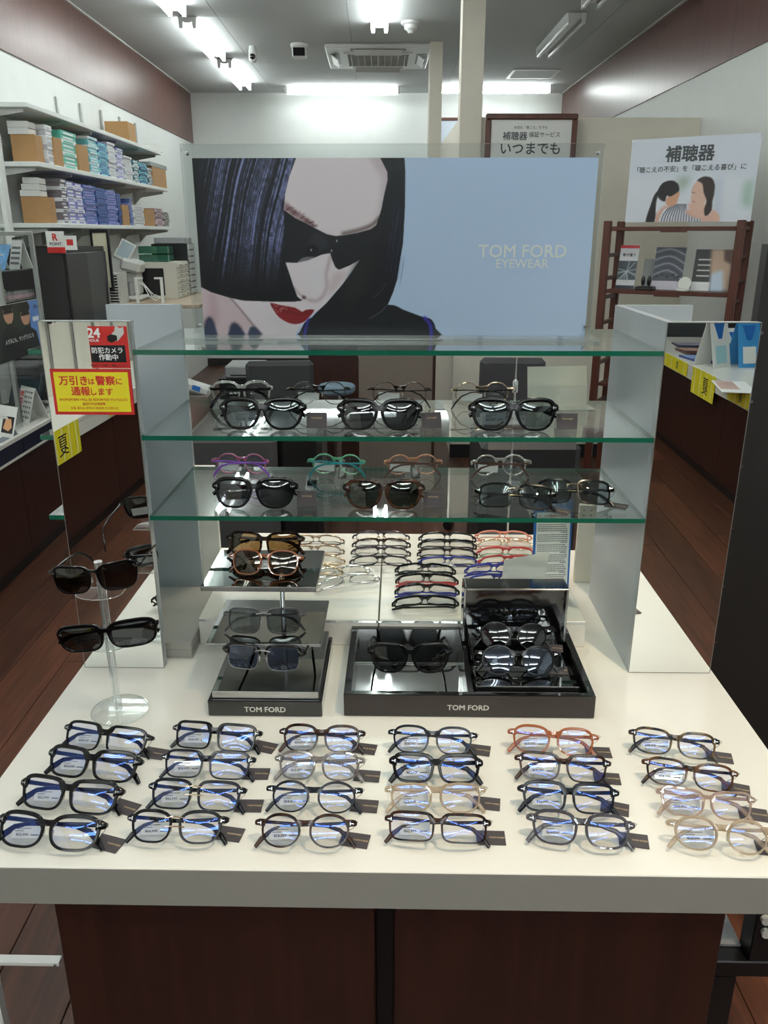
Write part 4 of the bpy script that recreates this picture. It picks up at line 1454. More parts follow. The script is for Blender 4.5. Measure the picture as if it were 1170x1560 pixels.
# ================================================================== BLACK TRAY WITH CASE
q0, q1 = onZ(524, 1091, TZ), onZ(905, 1095, TZ)
cxt, hwt = (q0.x + q1.x) / 2, (q1.x - q0.x) / 2
YT = 1.150
t = thing('display_tray', 'wide glossy black presentation tray with mirror floor on the white table', 'tray', (cxt, YT, TZ))
D = .243
for nm_, q in (('front_wall', (-hwt, hwt, 0, .012)), ('back_wall', (-hwt, hwt, D - .012, D)), ('left_wall', (-hwt, -hwt + .012, .0122, D - .0122)), ('right_wall', (hwt - .012, hwt, .0122, D - .0122))):
    MB().cbox(q[0], q[1], q[2], q[3], .0004, .042, .001).build(nm_, M_GLOSSBLK, t)
dx = onZ(712, 1020, TZ + .04).x - cxt
MB().cbox(dx - .005, dx + .005, .0122, D - .0122, .0004, .042, .001).build('divider', M_GLOSSBLK, t)
MB().box(-hwt + .0122, dx - .0052, .0122, D - .0122, .0004, .006).build('mirror_floor', mirror_mat('tray mirror', .75, .03), t)
MB().box(dx + .0052, hwt - .0122, .0122, D - .0122, .0004, .006).build('dark_floor', M_GLOSSBLK, t)
MB().box(-hwt - .0001 + .001, hwt - .001, -.0002, 0, .002, .040).build('front_face', mat('dark brown lacquer', (44, 36, 34), .3), t)
lettering('TOM FORD', M_SILVINK, t, Matrix.Translation((onY(713, 1079, YT).x - cxt, -.0006, .019)) @ FACE, width=.068, bold=.02)
GC = 'sunglasses in the black tray'
p = rest(624, 1052, TZ + .0064, R(14))
eyewear('sunglasses', 'black sunglasses with mirror-like lenses in the left half of the black tray', p, R(0), R(14), .144, 'wayfarer', A_BLK, M_LSMOKE, rim=.0046, top=.5, fold=False, group=GC, cat='sunglasses')
# mirrored blocks and open case in the right half
rx0, rx1 = dx + .010, hwt - .020
t = thing('mirror_riser', 'stack of dark mirror plates filling the right half of the black tray', 'riser', (cxt, YT, TZ + .0064))
for k, (ya, yb_, z0, z1) in enumerate(((.016, D - .02, 0, .012), (.020, D - .02, .0122, .024), (.026, D - .02, .0242, .036), (.075, D - .02, .0362, .046))):
    MB().cbox(rx0, rx1 - .006 * k, ya, yb_, z0, z1, .0007).build('plate', M_SMIR, t)
MB().cbox(rx0, rx1 - .004, .0195, .0199, .0005, .0415, .0001).build('front_strip', M_STEEL, t)
rz_ = TZ + .0064 + .0464
# upright box lid with raised lettering
c0, c1 = onY(704, 980, YT + .165), onY(860, 985, YT + .165)
ctop = onY(780, 897, YT + .165).z
t = thing('lid_box', 'upright mirrored box lid with chrome lettering and a black inside', 'box lid', ((c0.x + c1.x) / 2, YT + .165, rz_))
w_, h_ = (c1.x - c0.x) / 2, ctop - rz_
MB().box(-w_ + .004, w_ - .004, .010, .014, .001, h_ - .004).build('inside', M_GLOSSBLK, t)
for q in ((-w_, -w_ + .004, 0, .045, 0, h_), (w_ - .004, w_, 0, .045, 0, h_), (-w_ + .0042, w_ - .0042, 0, .045, h_ - .004, h_), (-w_ + .0042, w_ - .0042, .030, .045, 0, .004)):
    MB().cbox(*q, .0006).build('wall', mat('box lid silver', (150, 152, 152), .12, 1.0), t)
lettering('TOM FORD', M_CHROME, t, Matrix.Translation((.004, .0094, h_ * .52)) @ FACE, width=.105, bold=.025)
p = rest(783, 992, rz_ + .0006, R(28))
eyewear('sunglasses', 'black round sunglasses at the back of the mirror plates, before the box lid', p, R(-4), R(28), .134, 'round', A_BLK, M_LSMOKE, rim=.0022, group=GC, cat='sunglasses', tagk='flat', tagoff=(.0, -.012, -4))
p = rest(790, 1031, TZ + .0064 + .0365, R(30))
eyewear('sunglasses', 'black boston glasses with pale blue lenses in front on the mirror plates', p, R(-1), R(30), .140, 'round', A_BLK, clear('pale blue lens', (.45, .5, .62), (.7, .8, 1), base=.16), rim=.0030, group=GC, cat='eyeglasses', tagk='flat', tagoff=(-.004, -.006, -4))

# ================================================================== ACRYLIC COLUMN WITH TWO SUNGLASSES
p = onZ(183, 1083, TZ)
t = thing('acrylic_stand', 'clear acrylic column stand with round foot on the left of the table', 'display stand', (p.x, p.y, TZ))
lean = Matrix.Rotation(R(1.5), 4, 'Y')
MB().lathe([(.046, .0004), (.046, .0042), (.045, .0046)], 40).build('foot', M_ACRYL, t)
MB().tube([(.046 * math.cos(q), .046 * math.sin(q), .0026) for q in [i * math.pi / 20 for i in range(40)]], .0007, 6, closed=True).build('foot_rim', M_ACRED, t)
ztop = onY(150, 857, p.y).z - TZ
MB().tube([(-.002, 0, .0045), (-.006, 0, ztop)], .0066, 16).build('rod', M_ROD, t)
MB().tube([(-.0035, -.0035, .0046), (-.0075, -.0035, ztop - .001)], .0012, 6).build('rod_glint', M_ACRED, t)
MB().lathe([(.0066, ztop), (.0066, ztop + .002)], 16, (-.006, 0, 0)).build('rod_cap', M_ACRED, t)
for k, py in enumerate((908, 986)):
    q = onY(155 + 12 * k, py, p.y - .02).z - TZ
    pts = [(-.005 + .036 * math.cos(a_), -.012 + .026 * math.sin(a_)) for a_ in np.linspace(math.pi, 2 * math.pi, 18)] + [(.031, .008), (-.041, .008)]
    MB().prism(pts, q, q + .003).build('tray', M_ACRYL, t)
    MB().tube([(x_, y_, q + .0015) for x_, y_ in pts], .0008, 6, closed=True).build('tray_rim', M_ACRED, t)
    MB().box(-.035, .025, -.030, -.028, q, q + .009).build('tray_lip', M_ACRYL, t)
for k, (x0, x1, y0, y1, shp, lm, lb) in enumerate(((80, 215, 893, 873, 'fox', M_LBROWN, 'dark brown sunglasses resting on the upper tray of the acrylic column'),
                                                   (90, 238, 977, 951, 'sporty', M_LSMOKE, 'narrow black sunglasses resting on the lower tray of the acrylic column'))):
    yq = p.y - .034
    A_, B_ = onY(x0, y0, yq), onY(x1, y1, yq)
    W = math.hypot(B_.x - A_.x, B_.z - A_.z)
    zz = onY((x0 + x1) / 2, ((y0 + y1) / 2) + 26, yq).z
    e = eyewear('sunglasses', lb, ((A_.x + B_.x) / 2, yq + .0, (TZ + (onY(155 + 12 * k, (908, 986)[k], p.y - .02).z - TZ) + .0034)), R(2), R(4), W, shp, A_BLK, (clear('very dark brown lens', (.055, .045, .035), base=.06) if k == 0 else M_LSMOKE),
                rim=.0026 if k == 0 else .0042, top=.5, fold=False if k == 0 else True, group='sunglasses on the acrylic column', cat='sunglasses', sticker='¥58,000', tipdrop=.5)
    e.rotation_euler = (0, -math.atan2(B_.z - A_.z, B_.x - A_.x) * .6, R(2))

# ================================================================== SIGN HOLDERS
a, b_ = onY(802, 616, 1.56), onY(893, 608, 1.56)
t = thing('card_holder', 'blank cream card in a leaning acrylic holder on the middle shelf', 'card holder', ((a.x + b_.x) / 2, 1.545, ZS[1] + .0003), R(6))
w_ = .058
hh = .078
MB(Matrix.Rotation(R(-14), 4, 'X')).box(-w_, w_, 0, .0025, .002, hh).build('card', mat('cream card', (216, 213, 198), .5), t)
MB(Matrix.Rotation(R(-14), 4, 'X')).box(-w_ - .001, w_ + .001, -.0015, -.0003, .001, .040).build('front_lip', M_ACRYL, t)
MB().box(-w_ - .001, w_ + .006, -.035, .02, 0, .0018).build('foot', M_ACRED, t)
a = onZ(812, 906, PZ)
t = thing('card_holder', 'plain grey sheet in a slanted acrylic holder beside the black case', 'card holder', (onZ(785, 905, PZ).x, 1.445, PZ + .0003), R(8))
MB(Matrix.Rotation(R(-10), 4, 'X')).add([(-.044, 0, .0), (.040, 0, .0), (.058, 0, .112), (-.032, 0, .100)], [(0, 1, 2, 3)]).add([(-.044, .002, .0), (.040, .002, .0), (.058, .002, .112), (-.032, .002, .100)], [(0, 1, 2, 3)]).build('sheet', M_FROST, t, fix=False)
MB().prism([(-.03, 0), (.05, 0), (.044, .03), (-.03, .03)], 0, .002).build('foot', M_ACRED, t)
# blue bordered comment board
a, b_ = onY(821, 766, 1.50), onY(881, 766, 1.50)
zz0 = PZ + .0004
t = thing('comment_board', 'tall blue bordered leaflet board with customer comments behind the black case', 'leaflet', ((a.x + b_.x) / 2 - .004, 1.50, zz0), R(4))
w_, h_ = (b_.x - a.x) / 2, a.z - zz0
SK = Matrix.Rotation(R(-5), 4, 'X')
MB(SK).cbox(-w_, w_, 0, .003, .0005, h_, .0008).build('board', M_BLUE, t)
MB(SK).box(-w_ + .005, w_ - .004, -.0005, -.0001, .012, h_ - .024).build('paper', M_PAPER, t)
lt = MB()
text_into(lt, 'え方」の', SK @ Matrix.Translation((.006, -.0008, h_ - .008)) @ FACE, height=.009, bold=.01, res=1)
text_into(lt, 'いたします!', SK @ Matrix.Translation((.004, -.0008, h_ - .018)) @ FACE, height=.008, bold=.01, res=1)
lt.build('heading', M_WINK, t, smooth=False, fix=False)
lt = MB()
text_into(lt, '多くのお客様から喜びの', SK @ Matrix.Translation((0, -.0008, h_ - .031)) @ FACE, width=2 * w_ - .016, bold=.01, res=1)
text_into(lt, 'お声をいただいております', SK @ Matrix.Translation((0, -.0008, h_ - .039)) @ FACE, width=2 * w_ - .016, bold=.01, res=1)
lt.build('red_line', M_REDINK, t, smooth=False, fix=False)
lt = MB(SK)
zq = h_ - .050
k = 0
while zq > .020:
    ln = (k % 5 == 4)
    if not ln:
        xs_ = -w_ + .008
        while xs_ < w_ - .012:
            q = rnd.uniform(.002, .006)
            lt.box(xs_, min(xs_ + q, w_ - .008), -.0008, -.0006, zq, zq + .0018)
            xs_ += q + .0008
    else:
        lt.box(w_ - .022, w_ - .009, -.0008, -.0006, zq + .001, zq + .0026)
    zq -= .0042
    k += 1
o = lt.build('small_print', M_GREYINK, t, smooth=False)
o['kind'] = 'stuff'

# ================================================================== BACKGROUND, LEFT
use_room(True)
XS = -1.87
shz = [CAMZ + .667, CAMZ + .378, CAMZ + .058]
shy = [(4.80, 7.63), (4.86, 7.78), (4.93, 7.84)]
snm = ('top', 'middle', 'bottom')
for k in range(3):
    ya, yb_ = shy[k]
    t = thing('wall_shelf', '%s white wall shelf high on the left wall' % snm[k], 'shelf', (XL, (ya + yb_) / 2, shz[k] - .03), 0, 'white wall shelves')
    d = (yb_ - ya) / 2
    MB().cbox(.0005, XS - XL, -d, d, 0, .026, .003).build('board', M_WHITE, t)
    for q in range(6):
        yy = -d + .04 + q * (2 * d - .08) / 5
        MB().prism([(.001, -.001), (.26, -.001), (.26, -.018), (.06, -.05), (.001, -.11)], yy - .006, yy + .006, 'xz').build('bracket', M_LGREY, t)
for k, px in enumerate((88, 124, 155, 183, 207)):
    p = onX(px, 165 + 9 * k, XL + .01, True)
    tag(MB().box(-.002, .012, -.014, .014, -.30, .12).build('shelf_rail', M_ALU, None, (XL + .003, p.y, p.z - .05)), '%s slotted upright rail above the wall shelves' % ('first', 'second', 'third', 'fourth', 'fifth')[k], 'rail', 'slotted rails')
tag(MB().box(-.012, .012, -.03, .03, -.10, .64).build('shelf_post', M_WHITE, None, (-2.04, 4.755, CAMZ + .02)), 'white upright post at the near end of the wall shelves', 'post')


NTH = ('first', 'second', 'third', 'fourth', 'fifth', 'sixth', 'seventh', 'eighth', 'ninth', 'tenth', 'eleventh', 'twelfth', 'thirteenth', 'fourteenth')


def boxes(px0, px1, tier, rows, cols, c1, c2, hfrac, label, dep=.16, top_extra=0):
    """one stack of small lens boxes; every box an object of its own"""
    zb = shz[tier] - .003
    a, b_ = onX(px0, 240, XS - .02, True).y, onX(px1, 240, XS - .02, True).y
    H = (shz[tier - 1] - .03 - zb) * hfrac
    rh = H / rows
    cw = (b_ - a) / cols
    m1 = mat('box %d %d %d' % c1, c1, .5)
    m2 = mat('box %d %d %d' % c2, c2, .5)
    mm = []
    for (ca, cb) in ((m1, m2), (m2, m1)):
        mb = MB().box(-dep, 0, -cw / 2 + .002, cw / 2 - .002, .0004, rh - .0008, 0)
        mb.box(.0002, .0006, -cw * .36, cw * .30, rh * .16, rh * .62, 1)
        mm.append(mb.mesh('lens_box', [ca, cb], smooth=False))
    for r_ in range(rows):
        for c in range(cols):
            t = link_mesh('lens_box', mm[0] if (r_ + c) % 3 else mm[1], None, (XS - .02 + rnd.uniform(-.006, .004), a + cw * (c + .5), zb + rh * r_))
            tag(t, label.replace('lens box', 'lens box %s from top' % NTH[rows - 1 - r_], 1), 'box', label)


def carton(px0, px1, tier, hh, label, zb=None, dep=.2, mt=None, x=None):
    z = shz[tier] - .003 if zb is None else zb
    a, b_ = onX(px0, 240, XS - .01, True).y, onX(px1, 240, XS - .01, True).y
    t = thing('carton', label, 'box', (XS - .012 if x is None else x, (a + b_) / 2, z))
    d = (b_ - a) / 2
    MB().box(-dep, 0, -d, d, .0004, hh).build('carton_body', mt or M_CARD, t)
    MB().box(-.004, .0008, -d, d, hh + .0001, hh + .003).build('carton_rim', mt or M_CARD, t)
    return t


W1, G1, T1, B1, B2, P1, GR = (232, 234, 236), (96, 190, 168), (120, 196, 204), (74, 104, 168), (44, 66, 130), (150, 148, 206), (190, 190, 194)
boxes(74, 84, 1, 8, 1, W1, GR, .80, 'white lens box in the white stack beside the first carton, middle shelf')
boxes(97, 119, 1, 9, 1, G1, W1, .80, 'green and white lens box in the green stack, middle shelf')
boxes(136, 150, 1, 13, 1, T1, W1, .86, 'teal lens box in the left teal stack, middle shelf')
boxes(150, 164, 1, 13, 1, T1, B1, .80, 'teal and blue lens box in the second teal stack, middle shelf')
boxes(165, 176, 1, 14, 1, W1, GR, .88, 'white lens box in the tall white stack, middle shelf')
boxes(177, 187, 1, 13, 1, W1, P1, .80, 'white and lilac lens box in the narrow stack, middle shelf')
boxes(188, 200, 1, 11, 1, W1, GR, .66, 'white lens box in the lower white stack, middle shelf')
boxes(202, 210, 1, 9, 1, (70, 120, 130), W1, .62, 'dark teal lens box in the small stack, middle shelf')
boxes(211, 222, 1, 9, 1, T1, B2, .60, 'bright teal lens box near the far end, middle shelf')
boxes(223, 230, 1, 7, 1, (90, 110, 120), W1, .50, 'dark lens box beside the far carton, middle shelf')


def near_carton(z, x0, x1, hh, label, mt, y0=4.93, d=.10):
    t = thing('carton', label, 'box', ((x0 + x1) / 2, y0, z))
    MB().box(-(x1 - x0) / 2, (x1 - x0) / 2, 0, d, .0004, hh).build('carton_body', mt, t)
    MB().box(-(x1 - x0) / 2, (x1 - x0) / 2, -.0008, .003, hh + .0001, hh + .003).build('carton_rim', mt, t)


z_ = shz[1] - .003
near_carton(z_, -2.036, -1.90, .14, 'kraft carton facing us at the near end of the middle shelf', M_CARD)
for q in range(2):
    near_carton(z_ + .144 + q * .034, -2.045, -1.93, .030, '%s white carton lying on the kraft carton of the middle shelf' % ('lower', 'upper')[q], M_PAPER)
carton(85, 97, 1, .15, 'kraft carton left of the green boxes, middle shelf')
carton(120, 135, 1, .15, 'kraft carton right of the green boxes, middle shelf')
carton(231, 251, 1, .15, 'kraft carton at the far end of the middle shelf')
carton(228, 253, 1, .03, 'flat grey box on the far carton of the middle shelf', shz[1] - .003 + .154, .16, M_GREYP)
near_carton(shz[0] - .003, -2.11, -1.93, .15, 'kraft carton standing on the top wall shelf', M_CARD, 6.9, .2)
carton(241, 249, 0, .05, 'small white carton at the end of the top wall shelf', None, .1, M_PAPER)
boxes(86, 95, 2, 12, 1, (120, 112, 118), W1, .86, 'grey and white lens box in the striped stack, bottom shelf')
boxes(96, 108, 2, 11, 1, P1, W1, .84, 'lilac lens box in the near lilac stack, bottom shelf')
boxes(108, 119, 2, 11, 1, P1, W1, .82, 'lilac lens box in the far lilac stack, bottom shelf')
boxes(120, 139, 2, 14, 1, B1, P1, .82, 'blue lens box in the near blue stack, bottom shelf')
boxes(140, 155, 2, 14, 1, B1, B2, .80, 'blue lens box in the second blue stack, bottom shelf')
boxes(155, 171, 2, 14, 1, B1, P1, .79, 'blue lens box in the third blue stack, bottom shelf')
boxes(172, 178, 2, 13, 1, B2, B1, .74, 'dark blue lens box in the narrow blue stack, bottom shelf')
boxes(190, 194, 2, 12, 1, B1, P1, .66, 'blue lens box behind the small carton, bottom shelf')
boxes(195, 213, 2, 9, 1, W1, GR, .50, 'white lens box in the far white stack, bottom shelf')
boxes(229, 241, 2, 9, 1, (216, 188, 196), (120, 100, 110), .50, 'pink patterned lens box near the far end, bottom shelf')
boxes(242, 250, 2, 8, 1, (190, 186, 176), (90, 90, 90), .42, 'grey lens box at the far end, bottom shelf')
z_ = shz[2] - .003
near_carton(z_, -2.046, -1.89, .14, 'kraft carton facing us at the near end of the bottom shelf', M_CARD, 4.98)
for q in range(3):
    near_carton(z_ + .144 + q * .034, -2.046 + .012 * q, -1.93, .030, '%s white carton lying on the kraft carton of the bottom shelf' % ('lowest', 'middle', 'upper')[q], M_PAPER, 4.98)
carton(179, 189, 2, .14, 'narrow kraft carton before the blue boxes, bottom shelf')
carton(214, 228, 2, .13, 'kraft carton beside the pink boxes, bottom shelf')

# ---- long counter on the left, running from behind the viewer to the back
CX = -1.735
CT = CAMZ - .925
t = thing('side_counter', 'long low counter along the left wall with white top and walnut front', 'counter', ((XL + CX) / 2, 0.0, 0))
hx = (CX - XL) / 2
MB().cbox(-hx + .001, hx, -4.6, 4.70, CT - .022, CT, .002).build('counter_top', M_TOP, t)
MB().box(-hx + .001, hx - .004, -4.6, 2.2, CT - .098, CT - .0225).build('fascia', M_TOP, t)
for k in range(3):
    ya, yb_ = 2.202 + k * .83, 2.202 + (k + 1) * .83 - .006
    dr = MB().cbox(-hx + .001, hx - .004, ya, yb_, CT - .095, CT - .0225, .002).build('drawer', M_NAVY, t)
MB().box(-hx + .001, hx - .001, 2.2, 4.70, CT - .106, CT - .0955).build('drawer_rail', M_TOP, t)
for k in range(11):
    ya = -4.6 + k * .845
    MB().cbox(-hx + .001, hx - .03, ya + .001, ya + .842, .07, CT - .1065, .0015).build('front_panel', M_WALNUT, t)
MB().box(-hx + .001, hx - .05, -4.6, 4.70, .0004, .0695).build('plinth', M_BLACK, t)

# ---- things on the left counter
def C(px, py, z=CT):
    return onZ(px, py, z, True)


p = C(62, 628)
t = thing('tent_calendar', 'white tent card printed with rows of dark dots on the left counter', 'tent card', (-1.86, C(38, 640).y, CT + .0005), R(-42))
MB(Matrix.Rotation(R(-18), 4, 'X')).box(-.075, .075, 0, .002, 0, .175).build('front_sheet', M_PAPER, t)
MB(Matrix.Rotation(R(18), 4, 'X')).box(-.075, .075, .105, .107, -.032, .14).build('back_sheet', M_PAPER, t)
MK = Matrix.Rotation(R(-18), 4, 'X')
for k in range(4):
    MB(MK).box(-.07, -.03, -.0008, -.0002, .012 + k * .036, .042 + k * .036).build('picture', mat('tent picture %d' % k, ((90, 60, 60), (150, 70, 80), (190, 90, 110), (220, 80, 80))[k], .5), t)
dm = MB(MK).box(-.006, .006, -.0008, -.0002, -.005, .005).mesh('mark', M_INK, smooth=False)
for r_ in range(6):
    for c in range(4):
        link_mesh('mark', dm, t, (-.012 + c * .022, (.02 + r_ * .026) * .31 - .0001, (.02 + r_ * .026) * .951))
t = thing('leaflet_stand', 'pale blue leaflet standing in a clear holder on the left counter', 'leaflet', (-1.98, C(40, 590).y - .05, CT + .0005), R(-38))
MB(Matrix.Rotation(R(-10), 4, 'X')).box(-.06, .06, 0, .002, .03, .27).build('leaflet', mat('pale blue print', (176, 200, 232), .5), t)
MB(Matrix.Rotation(R(-10), 4, 'X')).box(-.05, .05, -.0008, -.0002, .22, .25).build('heading_band', M_PAPER, t)
MB(Matrix.Rotation(R(-10), 4, 'X')).box(-.02, .03, -.0008, -.0002, .06, .11).build('picture', M_BLUE, t)
MB(Matrix.Rotation(R(-10), 4, 'X')).box(-.065, .065, -.004, -.0025, .001, .16).build('holder', M_ACRYL, t)
MB().box(-.065, .065, -.03, .06, 0, .002).build('holder_foot', M_ACRYL, t)
# open tray card with black border lying at the counter edge
t = thing('counter_mat', 'white printed mat with grey border lying at the front edge of the left counter', 'mat', (-1.84, C(28, 672).y - .08, CT + .0004), 0)
MB().cbox(-.09, .10, -.24, .24, 0, .004, .001).build('mat_sheet', M_PAPER, t)
for q in (-.125, .125):
    MB().box(.045, .095, q - .1, q + .1, .0042, .0046).build('grey_panel', mat('grey panel', (112, 118, 126), .5), t)
t = thing('counter_display', 'dark teal display box with black edge standing on the left counter', 'display box', (-2.0, C(8, 612).y - .15, CT + .008), R(-30))
MB(Matrix.Rotation(R(-20), 4, 'X')).cbox(-.12, .12, 0, .02, 0, .20, .003).build('panel', mat('dark teal panel', (44, 62, 72), .3), t)
MB(Matrix.Rotation(R(-20), 4, 'X')).box(-.12, .12, -.001, -.0002, .165, .2).build('header', M_BLACK, t)
MB().box(-.12, .12, -.06, .1, 0, .004).build('foot', M_BLACK, t)
t = thing('photo_card', 'white card with an orange sunglasses picture at the left picture edge', 'card', (-1.80, C(4, 668).y + .02, CT + .0044), R(-30))
MB(Matrix.Rotation(R(-20), 4, 'X')).box(-.08, .08, 0, .002, 0, .15).build('card', M_PAPER, t)
MB(Matrix.Rotation(R(-20), 4, 'X')).box(-.01, .07, -.0008, -.0002, .02, .10).build('picture_frame', M_BLACK, t)
MB(Matrix.Rotation(R(-20), 4, 'X')).prism([(.0, .04), (.012, .085), (.05, .09), (.062, .05), (.04, .03)], -.0016, -.001, 'xz').build('picture', mat('orange print', (226, 166, 120), .5), t)
MB(Matrix.Rotation(R(25), 4, 'X')).box(-.03, .03, .06, .062, -.024, .08).build('strut', M_PAPER, t)

# ---- grey etagere with glass shelves standing on the left counter
ey0, ey1 = onX(60, 420, -1.80, True).y - .02, onX(60, 420, -1.80, True).y + .35
ztop = onX(55, 352, -1.80, True).z
eyc = 4.25
t = thing('counter_etagere', 'grey metal etagere with glass shelves on the left counter', 'display rack', (-1.96, eyc, CT + .0005))
for sx in (-1, 1):
    for sy in (-1, 1):
        MB().cbox(sx * .15 - .011, sx * .15 + .011, sy * .22 - .011, sy * .22 + .011, 0, ztop - CT, .002).build('post', M_ALU, t)
for z in (ztop - CT - .022,):
    for sy in (-1, 1):
        MB().cbox(-.138, .138, sy * .22 - .01, sy * .22 + .01, z, z + .02, .002).build('rail', M_ALU, t)
    for sx in (-1, 1):
        MB().cbox(sx * .15 - .01, sx * .15 + .01, -.208, .208, z, z + .02, .002).build('rail', M_ALU, t)
ez = [.30, .52, .74]
ez = [onX(58, 452, -1.80, True).z - CT, onX(58, 408, -1.80, True).z - CT]
for z in ez:
    MB().box(-.138, .138, -.208, .208, z - .006, z).build('glass_pane', M_GLASS, t)
use = CT + ez[1] + .0008
t = thing('desk_calendar', 'small ring-bound calendar on the upper glass of the etagere', 'calendar', (-1.89, eyc + .15, use), R(-40))
MB(Matrix.Rotation(R(-14), 4, 'X')).box(-.055, .055, 0, .002, 0, .15).build('page', M_PAPER, t)
MB(Matrix.Rotation(R(14), 4, 'X')).box(-.055, .055, .07, .072, -.018, .13).build('back_page', M_PAPER, t)
for k in range(8):
    MB(Matrix.Rotation(R(-14), 4, 'X')).box(-.048 + k * .013, -.043 + k * .013, -.002, .003, .143, .156).build('ring', M_BLACK, t)
for r_ in range(4):
    MB(Matrix.Rotation(R(-14), 4, 'X')).box(-.045, .045, -.0007, -.0002, .02 + r_ * .026, .032 + r_ * .026).build('date_row', M_GREYINK, t)
t = thing('blue_flyer', 'light blue flyer leaning on the upper glass of the etagere', 'flyer', (-1.91, eyc + .0, use), R(-35))
MB(Matrix.Rotation(R(-24), 4, 'X')).box(-.08, .06, 0, .002, 0, .13).build('flyer_sheet', mat('sky print', (120, 176, 226), .5, grain=.3, scale=14), t)
MB(Matrix.Rotation(R(20), 4, 'X')).box(-.02, .02, .05, .052, -.015, .06).build('strut', M_PAPER, t)
use = CT + ez[0] + .0008
t = thing('green_case', 'small green eyeglass case on the lower glass of the etagere', 'case', (-1.99, eyc + .06, use), R(-20))
MB().cbox(-.08, .08, -.03, .03, 0, .028, .010).build('case_base', mat('green case', (70, 132, 74), .5), t)
MB().cbox(-.08, .08, -.03, .03, .0285, .048, .012).build('case_lid', mat('green case', (70, 132, 74), .5), t)
for k in range(3):
    t = thing('clear_box', '%s clear plastic lens case on the lower glass of the etagere' % ('near', 'middle', 'far')[k], 'case', (-1.86, eyc + .0 + k * .082, use), R(-5), 'clear lens cases')
    MB().cbox(-.035, .035, -.038, .038, 0, .022, .003).build('case_base', clear('rosy clear plastic', (.86, .74, .78), base=.1, frost=.25, fc=(.7, .5, .56)), t)
    MB().cbox(-.035, .035, -.038, .038, .0225, .04, .003).build('case_lid', M_ACRYL, t)
# sunglasses poster below the etagere glass
pa = onX(4, 520, -1.79, True)
c0, c1 = onX(0, 470, -1.79, True), onX(62, 452, -1.79, True)
PXW = lambda px, py: (lambda q: (q.y, q.z))(onX(px, py, -1.79, True))
zlo, zhi = onX(30, 545, -1.79, True).z, CT + ez[0] - .008
zlo = max(zlo, CT + .03)
t = thing('counter_poster', 'poster of two people in glasses below the etagere on the left counter', 'poster', (-1.79, 4.15, CT + .0005))
ua, ub = onX(-14, 500, -1.79, True).y, onX(62, 500, -1.79, True).y
cvp = Canvas(ua, ub, zlo, zhi, 260, (44, 50, 40))
cvp.rect(ua, ua + (ub - ua) * .5, zlo + .25, zhi, (76, 84, 60), 3, .8)
cvp.rect(PXW(47, 500)[0], ub, zlo, zhi, (96, 136, 200))
cvp.rect(PXW(50, 490)[0], ub - .01, PXW(52, 489)[1], PXW(52, 482)[1], (226, 232, 240))
for (hx_, hy_) in ((12, 478), (38, 480)):
    u, v = PXW(hx_, hy_)
    cvp.ell((u, v), .055, .05, (196, 148, 122))
    cvp.ell((u, v + .038), .064, .028, (20, 18, 18))
    cvp.rect(u - .05, u + .05, v, v + .014, (14, 14, 16))
    cvp.poly([(u - .14, zlo), (u - .11, v - .09), (u, v - .045), (u + .11, v - .09), (u + .14, zlo)], (28, 30, 34))
cvp.rect(PXW(8, 500)[0], PXW(44, 500)[0], zlo, PXW(30, 520)[1], (20, 20, 22), 2, .8)
cvp.build('poster_print', M_PRINT, t, lambda u, v: (.0015, u - 4.15, v - CT - .0005))
MB().box(-.003, .001, ua - 4.15, ub - 4.15, zlo - CT, zhi - CT).build('poster_board', M_PAPER, t)
MB().box(-.03, .001, ua - 4.15, ub - 4.15, 0, zlo - CT).build('poster_foot', M_ACRYL, t)
MX = Matrix.Rotation(math.pi / 2, 4, 'Z') @ FACE
u0, v0 = PXW(30, 516)
lettering('メガネにも、サングラスにも', M_WINK, t, Matrix.Translation((.003, u0 - 4.15, v0 - CT)) @ MX, width=abs(PXW(50, 516)[0] - PXW(5, 516)[0]), bold=.01, res=1)
u0, v0 = PXW(56, 466)
lettering('調光レンズ', M_NAVY, t, Matrix.Translation((.003, u0 - 4.15, v0 - CT)) @ MX, width=.10, bold=.01, res=1)

# ---- tall dark cabinet, signs on it, framed certificate
a, b_ = onY(60, 378, 4.75, True), onY(152, 378, 4.75, True)
zt_ = a.z
t = thing('dark_cabinet', 'tall black cabinet with sliding doors against the left wall', 'cabinet', (-1.93, 5.08, 0))
MB().box(-.235, .16, -.30, .42, 0.0, zt_).build('cabinet_body', M_DARK, t)
MB().cbox(.1605, .175, -.29, .05, .06, zt_ - .03, .002).build('door', M_DARK, t)
MB().cbox(.1605, .172, .055, .41, .06, zt_ - .03, .002).build('door', mat('charcoal door', (62, 64, 66), .35), t)
MB().box(.176, .182, .36, .385, zt_ - .40, zt_ - .22).build('handle', M_STEEL, t)
for k, (px, py, w_, h_, lb) in enumerate(((82, 369, .10, .115, 'white point card sign with a red letter on the dark cabinet'), (104, 370, .075, .075, 'small white sign with a red square mark on the dark cabinet'))):
    q = onY(px, py, 4.72, True)
    t = thing('point_sign', lb, 'sign', (q.x, 4.745, q.z - h_ / 2), 0)
    MB().box(-w_ / 2, w_ / 2, 0, .004, 0, h_).build('sign_plate', M_PAPER, t)
    if k == 0:
        MB().box(-w_ / 2, w_ / 2, -.001, -.0002, 0, h_ * .27).build('red_band', M_RED, t)
        lettering('R', M_REDINK, t, Matrix.Translation((0, -.0014, h_ * .73)) @ FACE, height=h_ * .3, bold=.03)
        lettering('POINT', M_NAVY, t, Matrix.Translation((0, -.0014, h_ * .42)) @ FACE, width=w_ * .66, bold=.02)
    else:
        MB().cbox(-.018, .018, -.001, -.0002, .024, .056, .0003).build('red_mark', M_RED, t)
q = onY(149, 398, 5.35, True)
